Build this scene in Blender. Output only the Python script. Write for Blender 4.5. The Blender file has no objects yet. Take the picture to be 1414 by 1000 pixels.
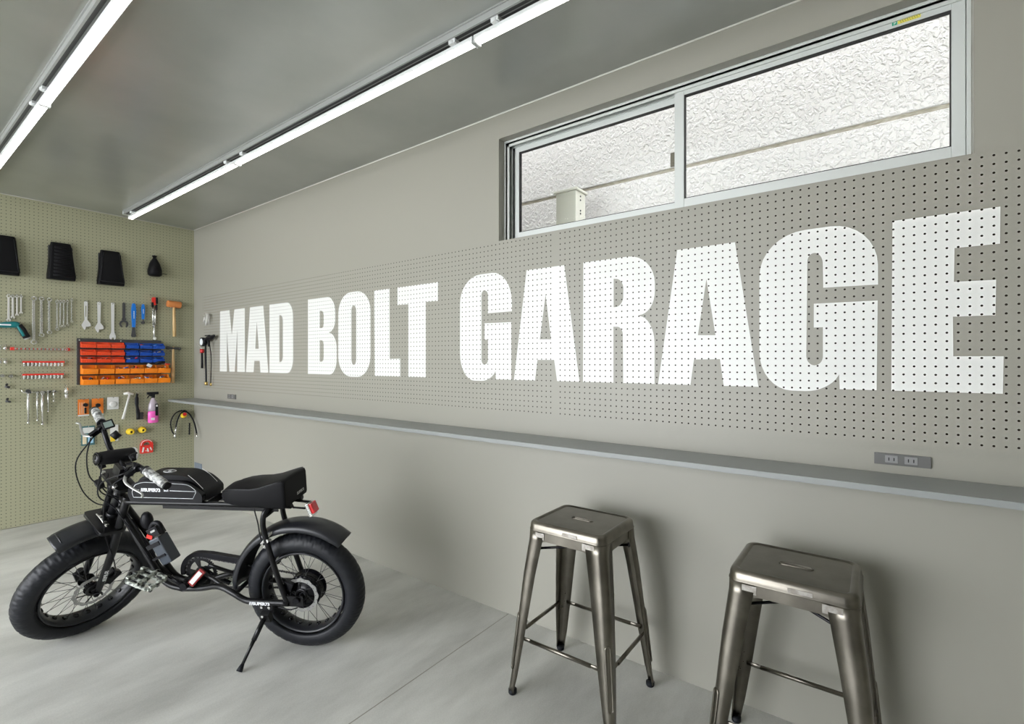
import bpy, math, random
from mathutils import Vector, Matrix, Quaternion
from mathutils.geometry import tessellate_polygon
random.seed(7)
PI = math.pi
R_ = math.radians
col = bpy.context.scene.collection
sc = bpy.context.scene

# ------------------------------------------------------------------ camera, sky, exposure
cam_d = bpy.data.cameras.new('camera')
cam_d.sensor_width = 36.0
cam_d.lens = 676.0 / 1414.0 * 36.0
cam_d.shift_y = -1.5 / 1414.0
cam_d.clip_start = 0.05
cam = bpy.data.objects.new('camera', cam_d)
col.objects.link(cam)
cam.location = (0, 0, 1.5)
cam.rotation_euler = (R_(90), 0, R_(-53.5))
sc.camera = cam

SKY_STRENGTH = 12.5
LED_STRENGTH = 9.0
sc.view_settings.view_transform = 'Standard'
sc.view_settings.look = 'None'
sc.view_settings.exposure = -0.2
sc.view_settings.gamma = 1.0
sc.view_settings.use_curve_mapping = False

world = bpy.data.worlds.new('overcast_sky')
sc.world = world
world.use_nodes = True
bg = world.node_tree.nodes['Background']
bg.inputs['Color'].default_value = (0.93, 0.955, 1.0, 1)
bg.inputs['Strength'].default_value = SKY_STRENGTH

# ------------------------------------------------------------------ materials
def mat(name, color=(0.5, 0.5, 0.5), rough=0.5, metal=0.0, bump=None, vary=None, spec=0.5, coat=0.0, emit=None, aniso=None, coords='Object'):
    """bump=(scale,strength,distance)  vary=(scale,color2,low,high[,stretch])"""
    m = bpy.data.materials.new(name)
    m.use_nodes = True
    nt = m.node_tree
    N, L = nt.nodes, nt.links
    b = N['Principled BSDF']
    b.inputs['Base Color'].default_value = (*color, 1)
    b.inputs['Roughness'].default_value = rough
    b.inputs['Metallic'].default_value = metal
    b.inputs['Specular IOR Level'].default_value = spec
    b.inputs['Coat Weight'].default_value = coat
    b.inputs['Coat Roughness'].default_value = 0.08
    if emit:
        b.inputs['Emission Color'].default_value = (*emit[0], 1)
        b.inputs['Emission Strength'].default_value = emit[1]
    tc = None
    if bump or vary:
        tc = N.new('ShaderNodeTexCoord')
    if vary:
        mp = N.new('ShaderNodeMapping')
        L.new(tc.outputs[coords], mp.inputs['Vector'])
        if len(vary) > 4:
            mp.inputs['Scale'].default_value = vary[4]
        nz = N.new('ShaderNodeTexNoise')
        nz.inputs['Scale'].default_value = vary[0]
        nz.inputs['Detail'].default_value = 5
        L.new(mp.outputs['Vector'], nz.inputs['Vector'])
        cr = N.new('ShaderNodeValToRGB')
        cr.color_ramp.elements[0].position = vary[2]
        cr.color_ramp.elements[0].color = (*color, 1)
        cr.color_ramp.elements[1].position = vary[3]
        cr.color_ramp.elements[1].color = (*vary[1], 1)
        L.new(nz.outputs['Fac'], cr.inputs['Fac'])
        L.new(cr.outputs['Color'], b.inputs['Base Color'])
    if bump:
        nz = N.new('ShaderNodeTexNoise')
        nz.inputs['Scale'].default_value = bump[0]
        nz.inputs['Detail'].default_value = 4
        L.new(tc.outputs[coords], nz.inputs['Vector'])
        bp = N.new('ShaderNodeBump')
        bp.inputs['Strength'].default_value = bump[1]
        bp.inputs['Distance'].default_value = bump[2]
        L.new(nz.outputs['Fac'], bp.inputs['Height'])
        L.new(bp.outputs['Normal'], b.inputs['Normal'])
    return m

def math_node(N, L, op, a, b=None):
    n = N.new('ShaderNodeMath')
    n.operation = op
    for i, v in enumerate((a, b)):
        if v is None:
            continue
        if isinstance(v, (int, float)):
            n.inputs[i].default_value = v
        else:
            L.new(v, n.inputs[i])
    return n.outputs[0]

def drill_holes(m, axis_u, u0, u1off, zoff, usplit, radius=0.0036, pitch=0.03, zlim=None):
    """real see-through drilled holes on a square grid (object coordinates in metres)"""
    nt = m.node_tree
    N, L = nt.nodes, nt.links
    tc = N.new('ShaderNodeTexCoord')
    sp = N.new('ShaderNodeSeparateXYZ')
    L.new(tc.outputs['Object'], sp.inputs[0])
    u = sp.outputs[axis_u]
    z = sp.outputs['Z']
    if usplit is not None:
        side = math_node(N, L, 'GREATER_THAN', u, usplit)
        shift = math_node(N, L, 'MULTIPLY', side, u1off - u0)
        uu = math_node(N, L, 'SUBTRACT', u, shift)
    else:
        uu = u
    def cell(v, off):
        a = math_node(N, L, 'SUBTRACT', v, off)
        a = math_node(N, L, 'DIVIDE', a, pitch)
        a = math_node(N, L, 'ADD', a, 1000.5)
        a = math_node(N, L, 'FRACT', a)
        a = math_node(N, L, 'SUBTRACT', a, 0.5)
        a = math_node(N, L, 'MULTIPLY', a, pitch)
        return math_node(N, L, 'POWER', math_node(N, L, 'ABSOLUTE', a), 2.0)
    d = math_node(N, L, 'ADD', cell(uu, u0), cell(z, zoff))
    hole = math_node(N, L, 'LESS_THAN', d, radius * radius)
    if usplit is not None:   # no holes in the border strip where two boards meet
        near = math_node(N, L, 'ABSOLUTE', math_node(N, L, 'SUBTRACT', u, usplit))
        hole = math_node(N, L, 'MULTIPLY', hole, math_node(N, L, 'GREATER_THAN', near, 0.026))
    if zlim:
        hole = math_node(N, L, 'MULTIPLY', hole, math_node(N, L, 'GREATER_THAN', z, zlim[0]))
        hole = math_node(N, L, 'MULTIPLY', hole, math_node(N, L, 'LESS_THAN', z, zlim[1]))
    out = N['Material Output']
    b = N['Principled BSDF']
    tr = N.new('ShaderNodeBsdfTransparent')
    mx = N.new('ShaderNodeMixShader')
    L.new(hole, mx.inputs[0])
    L.new(b.outputs[0], mx.inputs[1])
    L.new(tr.outputs[0], mx.inputs[2])
    L.new(mx.outputs[0], out.inputs['Surface'])
    return m

M = {}
WALLC = (0.318, 0.31, 0.266)
M['wall'] = mat('wall_paint_greige', WALLC, 0.42, bump=(160, 0.05, 0.002))
M['wall_board'] = drill_holes(mat('painted_pegboard_greige', WALLC, 0.42), 'Y', 1.383, 1.444, 1.21, 1.4135, 0.0037, zlim=(1.2, 2.21))
M['letter'] = drill_holes(mat('painted_letter_white', (0.76, 0.77, 0.74), 0.4), 'Y', 1.383, 1.444, 1.21, 1.4135, 0.0037)
M['green_board'] = drill_holes(mat('painted_pegboard_olive', (0.34, 0.335, 0.225), 0.5), 'X', 0.795, 0, 0.02, None, 0.0034)
M['cavity_board'] = mat('dark_cavity_hardboard', (0.05, 0.04, 0.03), 0.9)  # raw board colour darkened with the cavity shade seen through the holes
M['ceiling'] = mat('ceiling_gloss_grey', (0.38, 0.395, 0.375), 0.28, metal=0.5, vary=(1.3, (0.48, 0.49, 0.465), 0.35, 0.7, (1, 1, 1)), bump=(3.0, 0.02, 0.02))
M['caulk'] = mat('white_caulk', (0.75, 0.75, 0.7), 0.4)
M['shelf'] = mat('counter_grey_paint', (0.27, 0.285, 0.28), 0.38, bump=(300, 0.03, 0.001))
M['alu'] = mat('window_aluminium', (0.62, 0.65, 0.63), 0.35, metal=0.1)
M['alu_dark'] = mat('window_track_dark', (0.03, 0.035, 0.035), 0.5)
M['gasket'] = mat('window_gasket', (0.02, 0.02, 0.02), 0.6)
M['brass_latch'] = mat('window_latch_brown', (0.13, 0.12, 0.09), 0.4, metal=0.5)
M['led_body'] = mat('led_housing_white', (0.75, 0.77, 0.77), 0.35)
M['led'] = mat('led_diffuser', (0.9, 0.9, 0.9), 0.4, emit=((1.0, 0.96, 0.88), LED_STRENGTH))
M['rail_grey'] = mat('track_rail_grey', (0.42, 0.43, 0.42), 0.4, metal=0.3)
M['rail_slot'] = mat('track_rail_slot', (0.05, 0.05, 0.05), 0.5)
M['outlet'] = mat('outlet_grey', (0.13, 0.13, 0.125), 0.4)
M['outlet_light'] = mat('outlet_insert_grey', (0.24, 0.24, 0.24), 0.4)
M['plate'] = mat('cover_plate_blue_grey', (0.16, 0.19, 0.23), 0.45)
M['black'] = mat('black_plastic', (0.010, 0.010, 0.012), 0.45, spec=0.2)
M['paint'] = mat('black_frame_paint', (0.006, 0.006, 0.007), 0.3, spec=0.32)
M['gloss'] = mat('black_gloss', (0.006, 0.006, 0.008), 0.2, spec=0.22)
M['fender'] = mat('satin_black_fender', (0.014, 0.015, 0.018), 0.33, spec=0.4)
M['leather'] = mat('black_vinyl', (0.008, 0.008, 0.009), 0.5, spec=0.1, bump=(220, 0.12, 0.001))
M['rubber'] = mat('black_rubber', (0.008, 0.009, 0.012), 0.55, spec=0.2)
M['chrome'] = mat('chrome', (0.75, 0.75, 0.73), 0.22, metal=0.9)
M['satin'] = mat('satin_steel', (0.72, 0.71, 0.69), 0.38, metal=0.55)
M['silver'] = mat('brushed_aluminium', (0.74, 0.74, 0.74), 0.4, metal=0.4)
M['white_line'] = mat('white_pinstripe', (0.75, 0.76, 0.78), 0.4)
M['white'] = mat('white_plastic', (0.8, 0.8, 0.78), 0.4)
M['camo'] = mat('camo_grip', (0.09, 0.09, 0.09), 0.5, vary=(48, (0.55, 0.56, 0.54), 0.40, 0.56))
M['camo_dark'] = mat('camo_pedal', (0.04, 0.045, 0.04), 0.4, vary=(60, (0.42, 0.45, 0.4), 0.42, 0.52))
M['red'] = mat('red_plastic', (0.75, 0.03, 0.02), 0.35)
M['lens_red'] = mat('red_reflector', (0.6, 0.015, 0.02), 0.15, coat=0.5)
M['red_dark'] = mat('dark_red_plastic', (0.25, 0.01, 0.01), 0.4)
M['orange'] = mat('orange_plastic', (0.9, 0.25, 0.01), 0.35)
M['red_bin'] = mat('orange_red_plastic', (0.8, 0.07, 0.015), 0.35)
M['blue_bin'] = mat('blue_plastic', (0.005, 0.07, 0.42), 0.35)
M['blue_tool'] = mat('blue_grip', (0.005, 0.17, 0.62), 0.35)
M['teal'] = mat('teal_plastic', (0.005, 0.16, 0.17), 0.4)
M['dark_grey'] = mat('dark_grey_plastic', (0.04, 0.042, 0.045), 0.45)
M['dark_steel'] = mat('dark_steel', (0.08, 0.08, 0.085), 0.4, metal=0.6)
M['wood'] = mat('ash_handle', (0.66, 0.46, 0.22), 0.5, vary=(14, (0.52, 0.34, 0.14), 0.4, 0.65, (6, 6, 0.6)))
M['mallet'] = mat('orange_rawhide', (0.62, 0.22, 0.06), 0.6, bump=(60, 0.3, 0.002))
M['yellow'] = mat('yellow_plastic', (0.85, 0.6, 0.03), 0.4)
M['pink'] = mat('pink_liquid', (0.85, 0.12, 0.5), 0.2, coat=0.4)
M['clear'] = mat('pale_violet_bottle', (0.42, 0.36, 0.42), 0.15, coat=0.5)
M['card_orange'] = mat('orange_card', (0.75, 0.2, 0.02), 0.5)
M['card_blue'] = mat('pale_blue_card', (0.35, 0.58, 0.75), 0.4)
M['card_teal'] = mat('dark_teal_card', (0.06, 0.16, 0.17), 0.4)
M['skin_card'] = mat('cream_card', (0.75, 0.65, 0.45), 0.5)
M['bag'] = mat('clear_poly_bag', (0.68, 0.69, 0.67), 0.25, bump=(60, 0.5, 0.003))
M['brass'] = mat('brass', (0.7, 0.5, 0.18), 0.3, metal=1.0)
M['lcd'] = mat('lcd_screen', (0.28, 0.36, 0.33), 0.2)
M['rotor'] = mat('rotor_steel', (0.42, 0.42, 0.41), 0.35, metal=0.8)
M['rotor_dark'] = mat('rotor_carrier_black', (0.02, 0.02, 0.022), 0.35, metal=0.5)
M['box_grey'] = mat('grey_controller_case', (0.05, 0.06, 0.075), 0.35)
M['gauge_face'] = mat('gauge_face', (0.8, 0.85, 0.88), 0.3)
M['sticker_yellow'] = mat('yellow_sticker', (0.75, 0.68, 0.1), 0.5)
M['sticker_green'] = mat('green_sticker', (0.02, 0.35, 0.2), 0.5)
M['cream_metal'] = mat('cream_painted_metal', (0.66, 0.65, 0.57), 0.35)
M['paving'] = mat('concrete_paving', (0.45, 0.45, 0.43), 0.8, bump=(30, 0.2, 0.01))

M['tread'] = mat('tyre_tread_rubber', (0.009, 0.010, 0.013), 0.48, spec=0.3)

def floor_mat():
    m = mat('polished_concrete_floor', (0.43, 0.43, 0.40), 0.42, spec=0.45)
    N, L = m.node_tree.nodes, m.node_tree.links
    b = N['Principled BSDF']
    tc = N.new('ShaderNodeTexCoord')
    def noise(scale, stretch, rot=0):
        mp = N.new('ShaderNodeMapping')
        mp.inputs['Scale'].default_value = stretch
        mp.inputs['Rotation'].default_value = (0, 0, rot)
        L.new(tc.outputs['Object'], mp.inputs['Vector'])
        n = N.new('ShaderNodeTexNoise')
        n.inputs['Scale'].default_value = scale
        n.inputs['Detail'].default_value = 6
        n.inputs['Roughness'].default_value = 0.6
        L.new(mp.outputs['Vector'], n.inputs['Vector'])
        return n.outputs['Fac']
    a = noise(1.3, (0.7, 2.0, 1), 0.7)
    f = noise(150, (1, 1, 1))
    v = math_node(N, L, 'ADD', math_node(N, L, 'MULTIPLY', a, 0.8), math_node(N, L, 'MULTIPLY', f, 0.2))
    cr = N.new('ShaderNodeValToRGB')
    cr.color_ramp.elements[0].position = 0.36
    cr.color_ramp.elements[0].color = (0.40, 0.40, 0.375, 1)
    cr.color_ramp.elements[1].position = 0.6
    cr.color_ramp.elements[1].color = (0.64, 0.64, 0.605, 1)
    L.new(v, cr.inputs['Fac'])
    L.new(cr.outputs['Color'], b.inputs['Base Color'])
    rr = N.new('ShaderNodeMapRange')
    rr.inputs['To Min'].default_value = 0.32
    rr.inputs['To Max'].default_value = 0.55
    L.new(a, rr.inputs['Value'])
    L.new(rr.outputs[0], b.inputs['Roughness'])
    bp = N.new('ShaderNodeBump')
    bp.inputs['Strength'].default_value = 0.12
    bp.inputs['Distance'].default_value = 0.002
    L.new(f, bp.inputs['Height'])
    L.new(bp.outputs['Normal'], b.inputs['Normal'])
    return m
M['floor'] = floor_mat()

def stucco_mat():
    m = mat('white_stucco', (0.76, 0.735, 0.72), 0.85)
    N, L = m.node_tree.nodes, m.node_tree.links
    b = N['Principled BSDF']
    tc = N.new('ShaderNodeTexCoord')
    n1 = N.new('ShaderNodeTexNoise'); n1.inputs['Scale'].default_value = 42; n1.inputs['Detail'].default_value = 3
    n1.inputs['Distortion'].default_value = 0.6
    L.new(tc.outputs['Object'], n1.inputs['Vector'])
    r1 = N.new('ShaderNodeValToRGB')
    r1.color_ramp.elements[0].position = 0.44; r1.color_ramp.elements[1].position = 0.58
    L.new(n1.outputs['Fac'], r1.inputs['Fac'])
    bp = N.new('ShaderNodeBump'); bp.inputs['Strength'].default_value = 0.9; bp.inputs['Distance'].default_value = 0.008
    L.new(r1.outputs['Color'], bp.inputs['Height'])
    L.new(bp.outputs['Normal'], b.inputs['Normal'])
    return m
M['stucco'] = stucco_mat()
M['groove'] = mat('weathered_stucco_groove', (0.42, 0.38, 0.3), 0.9, vary=(30, (0.62, 0.58, 0.5), 0.35, 0.65, (1, 1, 4)))

def stool_mat():
    m = mat('raw_lacquered_steel', (0.30, 0.28, 0.245), 0.3, metal=1.0)
    N, L = m.node_tree.nodes, m.node_tree.links
    b = N['Principled BSDF']
    tc = N.new('ShaderNodeTexCoord')
    n = N.new('ShaderNodeTexNoise'); n.inputs['Scale'].default_value = 7; n.inputs['Detail'].default_value = 5
    L.new(tc.outputs['Object'], n.inputs['Vector'])
    r = N.new('ShaderNodeMapRange'); r.inputs['To Min'].default_value = 0.22; r.inputs['To Max'].default_value = 0.42
    L.new(n.outputs['Fac'], r.inputs['Value']); L.new(r.outputs[0], b.inputs['Roughness'])
    cr = N.new('ShaderNodeValToRGB')
    cr.color_ramp.elements[0].position = 0.35; cr.color_ramp.elements[0].color = (0.15, 0.138, 0.116, 1)
    cr.color_ramp.elements[1].position = 0.7; cr.color_ramp.elements[1].color = (0.26, 0.242, 0.205, 1)
    L.new(n.outputs['Fac'], cr.inputs['Fac']); L.new(cr.outputs['Color'], b.inputs['Base Color'])
    return m
M['stool'] = stool_mat()
M['weld'] = mat('bright_ground_steel', (0.42, 0.40, 0.37), 0.45, metal=0.9, vary=(40, (0.28, 0.26, 0.23), 0.4, 0.6))

def glass_mat():
    m = bpy.data.materials.new('window_glass')
    m.use_nodes = True
    N, L = m.node_tree.nodes, m.node_tree.links
    N.remove(N['Principled BSDF'])
    tr = N.new('ShaderNodeBsdfTransparent'); tr.inputs[0].default_value = (0.97, 0.98, 0.97, 1)
    gl = N.new('ShaderNodeBsdfGlossy'); gl.inputs['Roughness'].default_value = 0.02
    fr = N.new('ShaderNodeFresnel'); fr.inputs['IOR'].default_value = 1.08
    mx = N.new('ShaderNodeMixShader')
    L.new(fr.outputs[0], mx.inputs[0]); L.new(tr.outputs[0], mx.inputs[1]); L.new(gl.outputs[0], mx.inputs[2])
    L.new(mx.outputs[0], N['Material Output'].inputs['Surface'])
    return m
M['glass'] = glass_mat()

# ------------------------------------------------------------------ mesh builder
def fillet(poly, n=8):
    """vertices may be (a,b) or (a,b,dprev,dnext): rounded with a curve starting dprev before and ending dnext after"""
    out = []
    k = len(poly)
    for i, p in enumerate(poly):
        if len(p) == 2:
            out.append((p[0], p[1])); continue
        a, b, c = Vector(poly[i - 1][:2]), Vector(p[:2]), Vector(poly[(i + 1) % k][:2])
        d1, d2 = p[2], p[3]
        m1 = 0.49 if len(poly[i - 1]) > 2 else 0.98
        m2 = 0.49 if len(poly[(i + 1) % k]) > 2 else 0.98
        s = b + (a - b).normalized() * min(d1, (a - b).length * m1)
        e = b + (c - b).normalized() * min(d2, (c - b).length * m2)
        kk = 0.5523
        c1 = s + (b - s) * kk; c2 = e + (b - e) * kk
        for j in range(n + 1):
            t = j / n
            q = s * (1 - t) ** 3 + c1 * 3 * t * (1 - t) ** 2 + c2 * 3 * t * t * (1 - t) + e * t ** 3
            out.append((q.x, q.y))
    return out

def catmull(pts, n=6):
    pts = [Vector(p) for p in pts]
    if len(pts) < 3:
        return pts
    out = []
    P = [pts[0] * 2 - pts[1]] + pts + [pts[-1] * 2 - pts[-2]]
    for i in range(1, len(P) - 2):
        p0, p1, p2, p3 = P[i - 1:i + 3]
        for j in range(n):
            t = j / n
            out.append(0.5 * ((2 * p1) + (p2 - p0) * t + (2 * p0 - 5 * p1 + 4 * p2 - p3) * t * t + (3 * p1 - p0 - 3 * p2 + p3) * t ** 3))
    out.append(pts[-1])
    return out

class MB:
    def __init__(s):
        s.v = []; s.f = []; s.mi = []; s.sm = []; s.xf = None; s.m = 0
    def add(s, vs, fs, smooth=False):
        o = len(s.v)
        for v in vs:
            v = Vector(v)
            s.v.append(s.xf @ v if s.xf else v)
        for f in fs:
            s.f.append([o + i for i in f]); s.mi.append(s.m); s.sm.append(smooth)
        return s
    def box(s, c, d, rot=None):
        c = Vector(c); h = [x / 2 for x in d]
        vs = []
        for x in (-1, 1):
            for y in (-1, 1):
                for z in (-1, 1):
                    q = Vector((x * h[0], y * h[1], z * h[2]))
                    if rot: q = rot @ q
                    vs.append(c + q)
        return s.add(vs, [(0, 1, 3, 2), (4, 6, 7, 5), (0, 4, 5, 1), (2, 3, 7, 6), (0, 2, 6, 4), (1, 5, 7, 3)])
    def bb(s, lo, hi):
        return s.box([(a + b) / 2 for a, b in zip(lo, hi)], [abs(b - a) for a, b in zip(lo, hi)])
    def loft(s, secs, closed=False, caps=True, smooth=True):
        n = len(secs[0]); vs = [p for q in secs for p in q]; fs = []
        m = len(secs)
        for i in range(m if closed else m - 1):
            a = i * n; b = ((i + 1) % m) * n
            for j in range(n):
                k = (j + 1) % n
                fs.append((a + j, a + k, b + k, b + j))
        s.add(vs, fs, smooth)
        if caps and not closed:
            o = len(s.v) - len(vs)
            s.f.append([o + j for j in range(n)][::-1]); s.mi.append(s.m); s.sm.append(False)
            s.f.append([o + (m - 1) * n + j for j in range(n)]); s.mi.append(s.m); s.sm.append(False)
        return s
    def tube(s, pts, r, n=8, smoothpath=0, closed=False, flat=None, caps=True):
        pts = catmull(pts, smoothpath) if smoothpath else [Vector(p) for p in pts]
        m = len(pts)
        rs = r if isinstance(r, (list, tuple)) else [r] * m
        if len(rs) != m:
            rs = [rs[0] + (rs[-1] - rs[0]) * i / (m - 1) if len(rs) == 2 else rs[min(len(rs) - 1, int(i * len(rs) / m))] for i in range(m)]
        secs = []
        up = None
        for i, p in enumerate(pts):
            if closed: t = pts[(i + 1) % m] - pts[i - 1]
            elif i == 0: t = pts[1] - pts[0]
            elif i == m - 1: t = pts[-1] - pts[-2]
            else: t = (pts[i + 1] - p).normalized() + (p - pts[i - 1]).normalized()
            t = t.normalized()
            if up is None:
                up = Vector((0, 0, 1)) if abs(t.z) < 0.9 else Vector((1, 0, 0))
            a = (up - t * up.dot(t))
            if a.length < 1e-5: a = t.orthogonal()
            a.normalize(); b = t.cross(a); up = a
            f = flat or (1, 1)
            secs.append([p + (a * math.cos(2 * PI * j / n) * f[0] + b * math.sin(2 * PI * j / n) * f[1]) * rs[i] for j in range(n)])
        return s.loft(secs, closed=closed, caps=caps)
    def cyl(s, a, b, r, n=16, r2=None, caps=True):
        return s.tube([a, b], [r, r if r2 is None else r2], n, caps=caps)
    def lathe(s, prof, c=(0, 0, 0), axis='y', n=48, closed=True, a0=0, a1=2 * PI, smooth=True):
        """prof: (radius, height along axis); closed profile loop"""
        c = Vector(c); full = abs(a1 - a0 - 2 * PI) < 1e-6
        steps = n if full else n + 1
        secs = []
        for i in range(steps):
            t = a0 + (a1 - a0) * i / n
            ring = []
            for r, h in prof:
                u, w = r * math.cos(t), r * math.sin(t)
                q = Vector((u, h, w)) if axis == 'y' else Vector((h, u, w)) if axis == 'x' else Vector((u, w, h))
                ring.append(c + q)
            secs.append(ring)
        k = len(prof)
        vs = [p for q in secs for p in q]; fs = []
        for i in range(steps if full else steps - 1):
            a = i * k; b = ((i + 1) % steps) * k
            for j in range(k if closed else k - 1):
                l = (j + 1) % k
                fs.append((a + j, a + l, b + l, b + j))
        if not full and closed:
            fs.append(list(range(k))); fs.append([(steps - 1) * k + j for j in range(k)][::-1])
        return s.add(vs, fs, smooth)
    def prism(s, loops, o, u, v, d, smooth=False):
        """extrude 2D loops (outer + holes) along d (Vector)"""
        o, u, v, d = Vector(o), Vector(u), Vector(v), Vector(d)
        loops = [[(p[0], p[1]) for p in l] for l in loops]
        flat3 = [[Vector((p[0], p[1], 0)) for p in l] for l in loops]
        tris = tessellate_polygon(flat3)
        allp = [p for l in loops for p in l]
        base = [o + u * p[0] + v * p[1] for p in allp]
        n = len(base)
        fs = [tuple(t) for t in tris]
        if d.length > 0:
            top = [p + d for p in base]
            fs += [tuple(i + n for i in reversed(t)) for t in tris]
            k = 0
            for l in loops:
                m = len(l)
                for j in range(m):
                    fs.append((k + j, k + (j + 1) % m, n + k + (j + 1) % m, n + k + j))
                k += m
            base += top
        return s.add(base, fs, smooth)
    def sphere(s, c, r, n=12, sc_=(1, 1, 1)):
        secs = []
        c = Vector(c)
        for i in range(1, n):
            t = PI * i / n
            secs.append([c + Vector((r * sc_[0] * math.sin(t) * math.cos(2 * PI * j / (2 * n)), r * sc_[1] * math.sin(t) * math.sin(2 * PI * j / (2 * n)), r * sc_[2] * math.cos(t))) for j in range(2 * n)])
        return s.loft(secs)
    def build(s, name, mats, parent=None, bevel=0, loc=None, mtx=None, segs=2, autosmooth=True):
        me = bpy.data.meshes.new(name)
        me.from_pydata([tuple(v) for v in s.v], [], s.f)
        if not isinstance(mats, (list, tuple)): mats = [mats]
        for m in mats: me.materials.append(M[m] if isinstance(m, str) else m)
        for p, i, sm in zip(me.polygons, s.mi, s.sm):
            p.material_index = i; p.use_smooth = sm
        import bmesh
        bm = bmesh.new(); bm.from_mesh(me)
        bmesh.ops.recalc_face_normals(bm, faces=bm.faces)
        bm.to_mesh(me); bm.free()
        me.update()
        ob = bpy.data.objects.new(name, me)
        col.objects.link(ob)
        if loc is not None: ob.location = loc
        if mtx is not None: ob.matrix_basis = mtx
        if parent is not None: ob.parent = parent
        if bevel:
            b = ob.modifiers.new('bevel', 'BEVEL'); b.width = bevel; b.segments = segs; b.limit_method = 'ANGLE'; b.angle_limit = R_(35)
        return ob

def tag(o, label, cat, group=None, kind=None):
    o['label'] = label; o['category'] = cat
    if group: o['group'] = group
    if kind: o['kind'] = kind
    return o
def struct(o, label=None):
    o['kind'] = 'structure'
    if label: o['label'] = label; 
    return o
def thing(name, label, cat, loc=(0, 0, 0), group=None, rotz=0):
    o = bpy.data.objects.new(name, None); col.objects.link(o)
    o.empty_display_size = 0.05
    o.location = loc; o.rotation_euler = (0, 0, rotz)
    return tag(o, label, cat, group)
def copy_tree(o, parent=None):
    c = o.copy(); col.objects.link(c); c.parent = parent
    for ch in [x for x in sc.objects if x.parent == o]:
        copy_tree(ch, c)
    return c
def text_mesh(name, s, size, mtx, material, parent, extrude=0.0004, shear=0.0, bold=0.0, spacing=1.0, xscale=1.0):
    cu = bpy.data.curves.new(name, 'FONT'); cu.body = s; cu.size = size; cu.extrude = extrude
    cu.shear = shear; cu.offset = bold; cu.space_character = spacing
    tmp = bpy.data.objects.new(name, cu)
    col.objects.link(tmp)
    bpy.context.view_layer.update()
    me = bpy.data.meshes.new_from_object(tmp)
    bpy.data.objects.remove(tmp)
    me.transform(Matrix.Diagonal((xscale, 1, 1, 1)))
    me.materials.clear(); me.materials.append(M[material])
    ob = bpy.data.objects.new(name, me); col.objects.link(ob)
    ob.matrix_basis = mtx
    ob.parent = parent
    return ob
def frame(o, u, v):
    u = Vector(u).normalized(); v = Vector(v).normalized(); w = u.cross(v)
    m = Matrix((u, v, w)).transposed().to_4x4(); m.translation = Vector(o)
    return m
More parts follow.
